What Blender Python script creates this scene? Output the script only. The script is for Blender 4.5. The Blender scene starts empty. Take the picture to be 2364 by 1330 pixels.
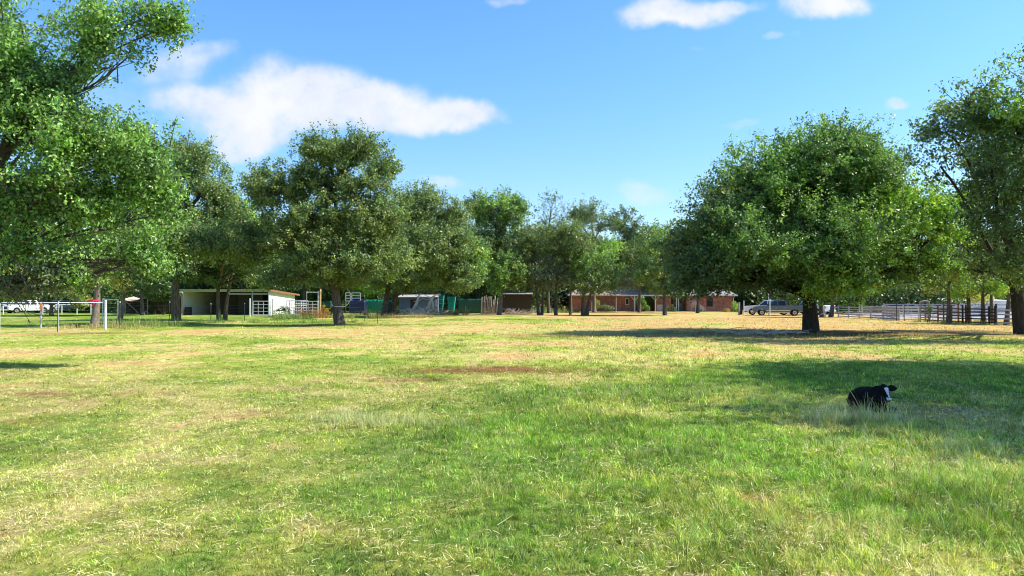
import bpy, bmesh, math, random, time
import numpy as np
from mathutils import Vector, Matrix

SC = bpy.context.scene
COL = SC.collection
F, CX, HY, CAMZ = 1750.0, 1182.0, 692.0, 1.9      # focal length in photo pixels, centre column, horizon row, eye height

# ------------------------------------------------------------ camera
cam = bpy.data.cameras.new("camera"); camo = bpy.data.objects.new("camera", cam); COL.objects.link(camo)
cam.sensor_width = 36; cam.lens = 36 * F / 2364; cam.clip_start = 0.1; cam.clip_end = 6000
camo.location = (0, 0, CAMZ); camo.rotation_euler = (math.radians(90) + math.atan((HY - 665) / F), 0, 0)
SC.camera = camo

# ------------------------------------------------------------ light
SUN_EL, SUN_AZ = math.radians(45), math.radians(3)   # azimuth from +X towards +Y
sd = Vector((math.cos(SUN_EL) * math.cos(SUN_AZ), math.cos(SUN_EL) * math.sin(SUN_AZ), math.sin(SUN_EL)))
sun = bpy.data.lights.new("sun", 'SUN'); suno = bpy.data.objects.new("sun", sun); COL.objects.link(suno)
sun.energy = 5.0; sun.angle = math.radians(0.55); sun.color = (1.0, 0.94, 0.83)
suno.rotation_euler = sd.to_track_quat('Z', 'Y').to_euler()
suno.location = (60, -10, 60)
SC.view_settings.view_transform = 'Standard'; SC.view_settings.look = 'None'
SC.view_settings.exposure = 0.85; SC.view_settings.gamma = 1
SC.cycles.filter_width = 1.05; SC.cycles.pixel_filter_type = 'BLACKMAN_HARRIS'

world = bpy.data.worlds.new("World"); SC.world = world; world.use_nodes = True
nt = world.node_tree; nt.nodes.clear(); N = nt.nodes; Lk = nt.links
def nd(t, **k):
    n = N.new(t)
    for a, b in k.items(): setattr(n, a, b)
    return n
def mth(op, a, b=None, c=None, clamp=False):
    n = nd('ShaderNodeMath', operation=op, use_clamp=clamp)
    for i, v in enumerate((a, b, c)):
        if v is None: continue
        if isinstance(v, (int, float)): n.inputs[i].default_value = v
        else: Lk.new(v, n.inputs[i])
    return n.outputs[0]
SKY_S = 0.13
sky = nd('ShaderNodeTexSky', sky_type='NISHITA'); sky.sun_disc = False
sky.sun_elevation = SUN_EL; sky.sun_rotation = math.pi / 2 - SUN_AZ
sky.air_density = 1.0; sky.dust_density = 0.6; sky.ozone_density = 2.5; sky.altitude = 100
hs = nd('ShaderNodeHueSaturation'); hs.inputs['Saturation'].default_value = 1.1; hs.inputs['Value'].default_value = 1.0
Lk.new(sky.outputs[0], hs.inputs['Color'])
tc = nd('ShaderNodeTexCoord'); sep = nd('ShaderNodeSeparateXYZ'); Lk.new(tc.outputs['Generated'], sep.inputs[0])
yy = mth('MAXIMUM', sep.outputs[1], 0.05)
u = mth('DIVIDE', sep.outputs[0], yy); v = mth('DIVIDE', sep.outputs[2], yy)
cmb = nd('ShaderNodeCombineXYZ'); Lk.new(u, cmb.inputs[0]); Lk.new(v, cmb.inputs[1])
nz = nd('ShaderNodeTexNoise'); nz.inputs['Scale'].default_value = 9; nz.inputs['Detail'].default_value = 5; nz.inputs['Roughness'].default_value = .55
Lk.new(cmb.outputs[0], nz.inputs['Vector'])
nz2 = nd('ShaderNodeTexNoise'); nz2.inputs['Scale'].default_value = 34; nz2.inputs['Detail'].default_value = 4; nz2.inputs['Roughness'].default_value = .6
Lk.new(cmb.outputs[0], nz2.inputs['Vector'])
wsub = nd('ShaderNodeVectorMath', operation='SUBTRACT'); Lk.new(nz.outputs['Color'], wsub.inputs[0]); wsub.inputs[1].default_value = (.5, .5, .5)
wsc = nd('ShaderNodeVectorMath', operation='MULTIPLY'); Lk.new(wsub.outputs[0], wsc.inputs[0]); wsc.inputs[1].default_value = (.11, .055, 0)
wp = nd('ShaderNodeVectorMath', operation='ADD'); Lk.new(cmb.outputs[0], wp.inputs[0]); Lk.new(wsc.outputs[0], wp.inputs[1])
elev = nd('ShaderNodeMapRange', interpolation_type='SMOOTHSTEP'); Lk.new(sep.outputs[2], elev.inputs[0]); elev.inputs[1].default_value = 0.0; elev.inputs[2].default_value = .34
tint = nd('ShaderNodeMix', data_type='RGBA'); Lk.new(elev.outputs[0], tint.inputs[0]); tint.inputs[6].default_value = (.78, .84, .90, 1); tint.inputs[7].default_value = (.70, .96, 1.16, 1)
grade = nd('ShaderNodeMix', data_type='RGBA', blend_type='MULTIPLY'); grade.inputs[0].default_value = 1; Lk.new(hs.outputs[0], grade.inputs[6]); Lk.new(tint.outputs[2], grade.inputs[7])
CLOUDS = [(690, 205, 175, 78, 1.0), (860, 240, 190, 62, 1.0), (1010, 272, 150, 40, 1.0), (560, 262, 150, 70, .95), (440, 222, 90, 34, .8),
          (590, 318, 110, 52, .85), (540, 345, 70, 28, .6), (450, 118, 95, 34, .6), (390, 160, 90, 40, .5), (200, 220, 220, 60, .35),
          (1560, 22, 125, 40, .9), (1680, 2, 80, 22, .7), (1905, 12, 110, 34, .95), (1790, 72, 40, 13, .5), (1860, 74, 25, 10, .3),
          (2062, 231, 52, 14, .65), (1715, 293, 60, 12, .4), (1475, 448, 95, 38, .5), (1000, 425, 80, 24, .55), (1180, 4, 55, 13, .5), (1600, 110, 18, 8, .3)]
acc = None
for (px, py, rx, ry, st) in CLOUDS:
    s1 = nd('ShaderNodeVectorMath', operation='SUBTRACT'); Lk.new(wp.outputs[0], s1.inputs[0]); s1.inputs[1].default_value = ((px - CX) / F, (HY - py) / F, 0)
    s2 = nd('ShaderNodeVectorMath', operation='MULTIPLY'); Lk.new(s1.outputs[0], s2.inputs[0]); s2.inputs[1].default_value = (F / rx, F / ry, 0)
    s3 = nd('ShaderNodeVectorMath', operation='LENGTH'); Lk.new(s2.outputs[0], s3.inputs[0])
    mr = nd('ShaderNodeMapRange', interpolation_type='SMOOTHSTEP'); Lk.new(s3.outputs['Value'], mr.inputs[0])
    mr.inputs[1].default_value = 0.35; mr.inputs[2].default_value = 1.45; mr.inputs[3].default_value = st; mr.inputs[4].default_value = 0
    acc = mr.outputs[0] if acc is None else mth('ADD', mth('MULTIPLY', acc, mth('SUBTRACT', 1.0, mr.outputs[0])), mr.outputs[0])
soft = mth('MULTIPLY', acc, mth('MULTIPLY_ADD', nz2.outputs[0], 1.0, 0.45))
cmask = nd('ShaderNodeMapRange', interpolation_type='SMOOTHSTEP'); Lk.new(soft, cmask.inputs[0])
cmask.inputs[1].default_value = 0.16; cmask.inputs[2].default_value = 1.0; cmask.inputs[4].default_value = .97
front = mth('GREATER_THAN', sep.outputs[1], 0.1)
fac = mth('MULTIPLY', cmask.outputs[0], front)
mixc = nd('ShaderNodeMix', data_type='RGBA'); Lk.new(fac, mixc.inputs[0]); Lk.new(grade.outputs[2], mixc.inputs[6])
mixc.inputs[7].default_value = (3.95, 4.05, 4.3, 1)
nz3 = nd('ShaderNodeTexNoise'); nz3.inputs['Scale'].default_value = 13; nz3.inputs['Detail'].default_value = 6; Lk.new(wp.outputs[0], nz3.inputs['Vector'])
nr3 = nd('ShaderNodeMapRange'); Lk.new(nz3.outputs[0], nr3.inputs[0]); nr3.inputs[1].default_value = .35; nr3.inputs[2].default_value = .65
ccol = nd('ShaderNodeMix', data_type='RGBA'); Lk.new(nr3.outputs[0], ccol.inputs[0]); ccol.inputs[6].default_value = (3.45, 3.7, 4.15, 1); ccol.inputs[7].default_value = (4.2, 4.25, 4.4, 1); Lk.new(ccol.outputs[2], mixc.inputs[7])
bg = nd('ShaderNodeBackground'); bg.inputs[1].default_value = SKY_S; Lk.new(mixc.outputs[2], bg.inputs[0])
ow = nd('ShaderNodeOutputWorld'); Lk.new(bg.outputs[0], ow.inputs[0])

# ------------------------------------------------------------ noise in numpy
def _h(ix, iy, iz, seed):
    n = (ix.astype(np.int64) * 374761393 + iy.astype(np.int64) * 668265263 + iz.astype(np.int64) * 2147483647 + seed * 1274126177) & 0xffffffff
    n = ((n ^ (n >> 13)) * 1274126177) & 0xffffffff
    n = (n ^ (n >> 16)) & 0xffffffff
    return n / 4294967295.0
def vnoise(x, y, z=None, seed=0):
    x = np.asarray(x, float); y = np.asarray(y, float); z = np.zeros_like(x) if z is None else np.asarray(z, float)
    ix, iy, iz = np.floor(x), np.floor(y), np.floor(z)
    fx, fy, fz = x - ix, y - iy, z - iz
    fx = fx * fx * (3 - 2 * fx); fy = fy * fy * (3 - 2 * fy); fz = fz * fz * (3 - 2 * fz)
    r = 0
    for a in (0, 1):
        for b in (0, 1):
            for c in (0, 1):
                w = (fx if a else 1 - fx) * (fy if b else 1 - fy) * (fz if c else 1 - fz)
                r = r + w * _h(ix + a, iy + b, iz + c, seed)
    return r
def fbm(x, y, o=3, seed=0):
    r = 0; amp = .5; t = 0
    for i in range(o):
        r = r + amp * vnoise(x * 2 ** i, y * 2 ** i, seed=seed + i); t += amp; amp *= .5
    return r / t
def gh(x, y):
    x = np.asarray(x, float); y = np.asarray(y, float)
    return (fbm(x / 1.3, y / 1.3, 2, 5) - .5) * .07 + (fbm(x / 9, y / 9, 2, 9) - .5) * .16
def ghf(x, y): return float(gh(np.array([x]), np.array([y]))[0])
def ss(a, b, x):
    t = np.clip((x - a) / (b - a), 0, 1); return t * t * (3 - 2 * t)

# place helpers: photo column / row at a given distance -> a point in the place
def gx(px, D): return (px - CX) * D / F
def gz(py, D): return CAMZ - (py - HY) * D / F
def gD(py): return CAMZ * F / (py - HY)

# ------------------------------------------------------------ pasture colour: dry / green / bare areas of the ground
GREEN = np.array([.15, .28, .030]); YGREEN = np.array([.36, .41, .055]); STRAW = np.array([.60, .50, .18]); TAN = np.array([.63, .395, .15]); BARE = np.array([.22, .088, .035]); BROWN = np.array([.16, .11, .055])
def patch(x, y, px, py, rx, ry, k=1.6):
    D = gD(py); cx = gx(px, D)
    return np.exp(-(((x - cx) / rx) ** 2 + ((y - D) / ry) ** 2) * k)
def dryness(x, y):
    n1 = fbm(x / 7.5, y / 9, 3, 21); n2 = fbm(x / 2.3, y / 3.2, 3, 33); n3 = fbm(x / .6, y / .7, 2, 41)
    b = np.interp(y, [0, 7, 10, 15, 20, 27, 34, 45, 70, 100, 140], [.56, .52, .46, .50, .58, .66, .78, .86, .92, .8, .7])
    b = b + .28 * ss(0, 9, x) * ss(22, 33, y)
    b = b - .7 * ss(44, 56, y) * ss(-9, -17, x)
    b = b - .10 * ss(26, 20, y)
    n4 = fbm(x / .22, y / .3, 2, 43); d = b + 1.35 * (n1 - .5) + 1.15 * (n2 - .5) + .8 * (n3 - .5) + .5 * (n4 - .5) * ss(30, 15, y)
    for (px, py, rx, ry, a) in [(650, 800, 7, 3.2, .35), (1500, 800, 9, 4, .22), (800, 835, 5, 2.6, -.35), (240, 815, 4, 2.2, -.45), (1250, 738, 14, 5, -.60), (1000, 742, 5, 3, -.3),
                              (1180, 1000, 3.2, 3.5, -.30), (1000, 1110, 1.2, 1.0, -.30), (1300, 900, 3, 2, -.12), (300, 960, 2.6, 1.6, .10), (130, 930, 2.2, 1.3, .16), (60, 1200, .9, 1.2, .16), (560, 940, 1.6, 1.2, .12),
                              (870, 970, 1.2, .9, .35), (1450, 870, 3, 1.4, .2), (1650, 820, 7, 3, .15), (2100, 1130, 1.6, .8, -.05), (400, 1250, .6, .5, .25), (1980, 960, 1.2, .5, .3), (420, 880, 3, 1.2, -.2), (700, 870, 3, 1.2, .12), (1180, 825, 6, 1.6, .2)]:
        d = d + a * patch(x, y, px, py, rx, ry)
    return np.clip(d, 0, 1.15)
def bareness(x, y):
    n = fbm(x / .9, y / 1.5, 3, 77)
    b = 0
    for (px, py, rx, ry, a) in [(1130, 852, 2.4, 1.0, 1.3), (965, 873, 1.0, .55, 1.0), (1360, 777, 5, 1.3, 1.1), (1270, 772, 3, 1.2, .7), (1740, 1143, .2, .16, 1.2), (1510, 855, 1.0, .6, .5), (1350, 856, .9, .4, .4),
                              (100, 905, .8, .4, .8), (40, 968, .6, .3, .6), (300, 905, 1.2, .5, .4), (1540, 736, 12, 3, .35), (200, 768, 4.5, 2.0, .8), (820, 748, 10, 2, .4), (1000, 732, 9, 3, .5)]:
        b = b + a * patch(x, y, px, py, rx, ry, 1.2)
    return np.clip(b * (.45 + 1.2 * n) - .12, 0, 1)
TRUNKS = [(1872, 43.75, 2.2), (785, 57, 2.2), (893, 84, 2.5), (1152, 94, 2), (1247, 94, 2), (1283, 94, 2), (1350, 93, 2.4), (1535, 92, 2), (408, 69, 2), (512, 71, 2), (217, 52.5, 1.5), (2364, 41, 2), (2190, 60, 1.5), (2236, 60, 1.5), (2270, 59, 1.5), (2322, 57.5, 1.5), (1898, 82, 1.5), (1917, 81, 1.5)]
def litter(x, y):      # fallen leaves under the big tree's crown
    n = fbm(x / 1.2, y / 1.5, 3, 91)
    a = np.exp(-(((x - 14) / 12) ** 2 + ((y - 42.5) / 4.6) ** 2)) * 1.5 + np.exp(-(((x - gx(770, 57)) / 11) ** 2 + ((y - 56) / 6) ** 2)) * 1.0
    a = a + np.exp(-(((x - 26) / 8) ** 2 + ((y - 42) / 3.5) ** 2)) * .8
    for (px, D, r_) in TRUNKS: a = a + np.exp(-(((x - gx(px, D)) / r_) ** 2 + ((y - D) / (r_ * 1.3)) ** 2)) * 1.6
    return np.clip(a * (.2 + n) - .3, 0, .85)
def lerp(a, b, t): return a + (b - a) * t[:, None]
def ground_rgb(x, y):
    d = dryness(x, y)
    c = lerp(np.broadcast_to(GREEN, (len(x), 3)), YGREEN, np.clip(d / .45, 0, 1))
    c = lerp(c, STRAW, np.clip((d - .45) / .35, 0, 1)); c = lerp(c, TAN, np.clip((d - .8) / .3, 0, 1))
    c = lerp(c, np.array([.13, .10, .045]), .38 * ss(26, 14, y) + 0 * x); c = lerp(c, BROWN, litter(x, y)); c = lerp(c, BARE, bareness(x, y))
    return c

# ------------------------------------------------------------ mesh helpers
def np_mesh(name, V, Q, mat, col=None, smooth=False, parent=None, loc=(0, 0, 0)):
    me = bpy.data.meshes.new(name); nv, nq = len(V), len(Q); k = Q.shape[1]
    me.vertices.add(nv); me.vertices.foreach_set('co', np.ascontiguousarray(V, dtype=np.float32).ravel())
    me.loops.add(nq * k); me.loops.foreach_set('vertex_index', np.ascontiguousarray(Q, dtype=np.int32).ravel())
    me.polygons.add(nq); me.polygons.foreach_set('loop_start', np.arange(0, nq * k, k, dtype=np.int32))
    me.polygons.foreach_set('use_smooth', np.full(nq, smooth, dtype=bool))
    if col is not None:
        a = me.color_attributes.new('Col', 'FLOAT_COLOR', 'POINT')
        c4 = np.ones((nv, 4), dtype=np.float32); c4[:, :3] = col; a.data.foreach_set('color', c4.ravel())
    me.update(calc_edges=True); me.materials.append(mat)
    o = bpy.data.objects.new(name, me); COL.objects.link(o); o.location = loc
    if parent: o.parent = parent
    return o
def tag(o, label=None, cat=None, group=None, kind=None):
    if label: o['label'] = label
    if cat: o['category'] = cat
    if group: o['group'] = group
    if kind: o['kind'] = kind
    return o
def thing(name, label, cat, loc=(0, 0, 0), rz=0, group=None):
    o = bpy.data.objects.new(name, None); COL.objects.link(o); o.empty_display_size = .3
    o.location = loc; o.rotation_euler = (0, 0, rz); return tag(o, label, cat, group)
class MB:
    def __init__(s): s.v = []; s.f = []
    def add(s, vs, fs):
        k = len(s.v); s.v += [tuple(p) for p in vs]; s.f += [tuple(i + k for i in f) for f in fs]; return s
    def box(s, x0, y0, z0, x1, y1, z1):
        return s.add([(x0, y0, z0), (x1, y0, z0), (x1, y1, z0), (x0, y1, z0), (x0, y0, z1), (x1, y0, z1), (x1, y1, z1), (x0, y1, z1)],
                     [(0, 3, 2, 1), (4, 5, 6, 7), (0, 1, 5, 4), (1, 2, 6, 5), (2, 3, 7, 6), (3, 0, 4, 7)])
    def tube(s, pts, r, n=6, cap=True):
        pts = [Vector(p) for p in pts]; rr = r if isinstance(r, (list, tuple)) else [r] * len(pts)
        k = len(s.v); up = None
        for i, p in enumerate(pts):
            d = (pts[min(i + 1, len(pts) - 1)] - pts[max(i - 1, 0)]).normalized()
            if up is None:
                up = d.orthogonal().normalized()
            a = (up - d * up.dot(d));
            a = a.normalized() if a.length > 1e-4 else d.orthogonal().normalized()
            up = a; b = d.cross(a)
            for j in range(n):
                t = 2 * math.pi * j / n; s.v.append(tuple(p + (a * math.cos(t) + b * math.sin(t)) * rr[i]))
        for i in range(len(pts) - 1):
            for j in range(n):
                s.f.append((k + i * n + j, k + i * n + (j + 1) % n, k + (i + 1) * n + (j + 1) % n, k + (i + 1) * n + j))
        if cap:
            s.f.append(tuple(k + j for j in reversed(range(n)))); s.f.append(tuple(k + (len(pts) - 1) * n + j for j in range(n)))
        return s
    def beam(s, a, b, w, h):      # square-section bar between two points
        a, b = Vector(a), Vector(b); d = (b - a).normalized(); x = d.cross(Vector((0, 0, 1)))
        x = x.normalized() if x.length > 1e-3 else Vector((1, 0, 0)); z = x.cross(d).normalized()
        vs = []
        for p in (a, b):
            for (i, j) in ((-1, -1), (1, -1), (1, 1), (-1, 1)): vs.append(tuple(p + x * i * w / 2 + z * j * h / 2))
        return s.add(vs, [(0, 1, 2, 3), (7, 6, 5, 4), (0, 4, 5, 1), (1, 5, 6, 2), (2, 6, 7, 3), (3, 7, 4, 0)])
    def prism(s, prof, y0, y1):   # profile in XZ extruded along Y
        n = len(prof)
        return s.add([(x, y0, z) for x, z in prof] + [(x, y1, z) for x, z in prof],
                     [tuple(range(n)), tuple(reversed(range(n, 2 * n)))] + [(i, i + n, (i + 1) % n + n, (i + 1) % n) for i in range(n)])
    def build(s, name, mat, parent=None, smooth=False, bevel=0, origin=(0, 0, 0), label=None):
        me = bpy.data.meshes.new(name); o_ = Vector(origin)
        me.from_pydata([tuple(Vector(p) - o_) for p in s.v], [], s.f); me.update()
        bm = bmesh.new(); bm.from_mesh(me); bmesh.ops.recalc_face_normals(bm, faces=bm.faces)
        if bevel: bmesh.ops.bevel(bm, geom=[e for e in bm.edges if e.calc_face_angle(0) > .6], offset=bevel, segments=2, affect='EDGES', clamp_overlap=True)
        bm.to_mesh(me); bm.free()
        if smooth: me.polygons.foreach_set('use_smooth', [True] * len(me.polygons))
        me.materials.append(mat)
        o = bpy.data.objects.new(name, me); COL.objects.link(o)
        if parent: o.parent = parent
        else: o.location = origin
        if label: o['label'] = label
        return o

# ------------------------------------------------------------ materials
def mat(name, col=(.5, .5, .5), rough=.6, spec=.4, metal=0, var=.0, vscale=4.0, bump=0, bscale=30, attr=False, trans=0, stretch=(1, 1, 1), dark=None):
    m = bpy.data.materials.new(name); m.use_nodes = True; t = m.node_tree; n = t.nodes; l = t.links
    p = n['Principled BSDF']; p.inputs['Roughness'].default_value = rough; p.inputs['Specular IOR Level'].default_value = spec; p.inputs['Metallic'].default_value = metal
    p.inputs['Base Color'].default_value = (*col, 1); src = None
    if attr:
        a = n.new('ShaderNodeAttribute'); a.attribute_name = 'Col'; src = a.outputs[0]
    co = n.new('ShaderNodeTexCoord'); mp = n.new('ShaderNodeMapping'); mp.inputs['Scale'].default_value = stretch; l.new(co.outputs['Object'], mp.inputs[0])
    if var:
        z = n.new('ShaderNodeTexNoise'); z.inputs['Scale'].default_value = vscale; z.inputs['Detail'].default_value = 6; z.inputs['Roughness'].default_value = .65; l.new(mp.outputs[0], z.inputs['Vector'])
        r = n.new('ShaderNodeMapRange'); l.new(z.outputs[0], r.inputs[0]); r.inputs[1].default_value = .3; r.inputs[2].default_value = .7
        if dark is not None:
            mx = n.new('ShaderNodeMix'); mx.data_type = 'RGBA'; l.new(r.outputs[0], mx.inputs[0]); mx.inputs[6].default_value = (*dark, 1); mx.inputs[7].default_value = (*col, 1)
            if src: l.new(src, mx.inputs[7])
            src = mx.outputs[2]
        else:
            r.inputs[3].default_value = 1 - var; r.inputs[4].default_value = 1 + var
            mx = n.new('ShaderNodeMix'); mx.data_type = 'RGBA'; mx.blend_type = 'MULTIPLY'; mx.inputs[0].default_value = 1
            mx.inputs[6].default_value = (*col, 1)
            if src: l.new(src, mx.inputs[6])
            l.new(r.outputs[0], mx.inputs[7]); src = mx.outputs[2]
    if src: l.new(src, p.inputs['Base Color'])
    if bump:
        z = n.new('ShaderNodeTexNoise'); z.inputs['Scale'].default_value = bscale; z.inputs['Detail'].default_value = 5; l.new(mp.outputs[0], z.inputs['Vector'])
        b = n.new('ShaderNodeBump'); b.inputs['Strength'].default_value = bump; b.inputs['Distance'].default_value = .05; l.new(z.outputs[0], b.inputs['Height']); l.new(b.outputs[0], p.inputs['Normal'])
    if trans:
        tr = n.new('ShaderNodeBsdfTranslucent'); mx = n.new('ShaderNodeMixShader'); mx.inputs[0].default_value = trans
        if src:
            g = n.new('ShaderNodeMix'); g.data_type = 'RGBA'; g.blend_type = 'MULTIPLY'; g.inputs[0].default_value = 1; g.inputs[7].default_value = (1.25, 1.45, .55, 1); l.new(src, g.inputs[6]); l.new(g.outputs[2], tr.inputs[0])
        else: tr.inputs[0].default_value = (*col, 1)
        l.new(p.outputs[0], mx.inputs[1]); l.new(tr.outputs[0], mx.inputs[2]); l.new(mx.outputs[0], n['Material Output'].inputs[0])
    return m
M = dict(
    leaf=mat('leaf', attr=True, rough=.42, spec=.5, trans=.30),
    bark=mat('bark', (.19, .155, .125), .9, .2, var=1, vscale=3.2, stretch=(3, 3, .7), dark=(.045, .036, .03), bump=.9, bscale=14),
    darkbark=mat('shaded_bark', (.085, .068, .055), .9, .2, var=1, vscale=3.2, stretch=(3, 3, .7), dark=(.022, .018, .016), bump=.9, bscale=14),  # bark darkened to put the crown's shade into the trunk colour
    palebark=mat('pale_bark', (.30, .24, .18), .9, .2, var=1, vscale=3, stretch=(3, 3, .7), dark=(.10, .08, .06), bump=.8, bscale=14),
    twig=mat('twig_bark', (.24, .21, .18), .9, .2, var=.4, vscale=3),
    blade=mat('grass_blade', attr=True, rough=.5, spec=.35, trans=.24),
    white=mat('white_paint', (.66, .66, .65), .5, .4, var=.12, vscale=3),
    pipe=mat('galvanized_pipe', (.55, .57, .58), .38, .5, metal=.5, var=.15, vscale=5),
    ppanel=mat('silver_pipe', (.62, .60, .58), .45, .5, metal=.25, var=.15, vscale=5),
    rust=mat('rusty_steel', (.24, .11, .06), .85, .2, var=.4, vscale=8),
    tpost=mat('dark_steel_post', (.045, .055, .05), .7, .3, var=.3, vscale=9),
    cream=mat('white_metal_sheet', (.80, .79, .74), .45, .4, var=.07, vscale=1.3),
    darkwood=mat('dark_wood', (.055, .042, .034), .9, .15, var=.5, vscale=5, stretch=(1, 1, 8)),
    greywood=mat('grey_wood', (.34, .31, .29), .9, .2, var=.5, vscale=4, stretch=(1, 1, 9)),
    palewood=mat('pale_grey_wood', (.42, .40, .40), .85, .2, var=.3, vscale=3, stretch=(1, 1, 9)),
    brownwood=mat('brown_wood', (.17, .085, .055), .9, .2, var=.4, vscale=4),
    tanroof=mat('tan_roof_sheet', (.46, .37, .30), .8, .2, var=.3, vscale=3),
    greyroof=mat('grey_metal_roof', (.42, .43, .44), .5, .4, var=.2, vscale=2),
    brick=None, shingle=None,
    trim=mat('pale_trim', (.62, .66, .70), .5, .4, var=.08, vscale=3),
    glass=mat('dark_glass', (.018, .024, .03), .08, .6),
    door=mat('grey_green_door', (.20, .27, .27), .6, .3, var=.15),
    black=mat('black_rubber', (.012, .012, .013), .75, .3, var=.3, vscale=9),
    green=mat('green_tarp', (.012, .23, .115), .5, .4, var=.18, vscale=1.2, bump=.25, bscale=4),
    teal=mat('teal_paint', (.01, .27, .215), .5, .4, var=.18, vscale=2),
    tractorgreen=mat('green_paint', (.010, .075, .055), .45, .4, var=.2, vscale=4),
    yellow=mat('yellow_paint', (.68, .46, .05), .5, .4, var=.15, vscale=6),
    orange=mat('orange_paint', (.60, .19, .04), .6, .3, var=.2, vscale=6),
    blue=mat('navy_tarp', (.008, .014, .085), .45, .5, var=.3, vscale=3, bump=.5, bscale=6),
    bluegrey=mat('blue_grey_siding', (.13, .165, .24), .6, .3, var=.15, vscale=3),
    red=mat('red_ribbon', (.80, .02, .10), .5, .4, var=.15, vscale=20),
    rope=mat('white_rope', (.72, .68, .62), .8, .2),
    paintgrey=mat('slate_car_paint', (.10, .135, .19), .28, .6, metal=.25, var=.06, vscale=2),
    paintwhite=mat('white_car_paint', (.78, .79, .81), .28, .6, var=.04, vscale=2),
    paintsilver=mat('silver_car_paint', (.42, .49, .53), .3, .6, metal=.3, var=.06, vscale=2),
    rim=mat('silver_rim', (.62, .6, .57), .3, .6, metal=.7), chrome=mat('chrome', (.75, .75, .75), .2, .6, metal=.9),
    taillight=mat('red_lens', (.45, .03, .02), .2, .6), headlight=mat('clear_lens', (.75, .77, .78), .15, .7),
    hay=mat('dry_brush', (.36, .17, .075), .9, .15, var=.4, vscale=6),
    log=mat('bleached_log', (.60, .55, .50), .85, .2, var=.35, vscale=5),
    concrete=mat('pale_gravel', (.33, .31, .31), .9, .2, var=.12, vscale=.6),
)
def brick_mat():
    m = bpy.data.materials.new('red_brick'); m.use_nodes = True; t = m.node_tree; n = t.nodes; l = t.links; p = n['Principled BSDF']; p.inputs['Roughness'].default_value = .9
    co = n.new('ShaderNodeTexCoord'); sp = n.new('ShaderNodeSeparateXYZ'); cb = n.new('ShaderNodeCombineXYZ'); l.new(co.outputs['Object'], sp.inputs[0]); l.new(sp.outputs[0], cb.inputs[0]); l.new(sp.outputs[2], cb.inputs[1])
    b = n.new('ShaderNodeTexBrick'); l.new(cb.outputs[0], b.inputs['Vector']); b.inputs['Scale'].default_value = 1; b.inputs['Brick Width'].default_value = .46; b.inputs['Row Height'].default_value = .17; b.inputs['Mortar Size'].default_value = .02
    b.inputs['Color1'].default_value = (.37, .11, .065, 1); b.inputs['Color2'].default_value = (.15, .06, .045, 1); b.inputs['Mortar'].default_value = (.36, .28, .23, 1); b.inputs['Bias'].default_value = -.1
    z = n.new('ShaderNodeTexNoise'); z.inputs['Scale'].default_value = 1.6; z.inputs['Detail'].default_value = 5; l.new(co.outputs['Object'], z.inputs['Vector'])
    mx = n.new('ShaderNodeMix'); mx.data_type = 'RGBA'; mx.blend_type = 'OVERLAY'; mx.inputs[0].default_value = .6; l.new(b.outputs[0], mx.inputs[6]); l.new(z.outputs[0], mx.inputs[7]); l.new(mx.outputs[2], p.inputs['Base Color'])
    return m
M['brick'] = brick_mat()
M['shingle'] = mat('grey_shingle', (.27, .235, .225), .9, .2, var=.35, vscale=2.5, stretch=(1, 1, 3), bump=.3, bscale=8)
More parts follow.
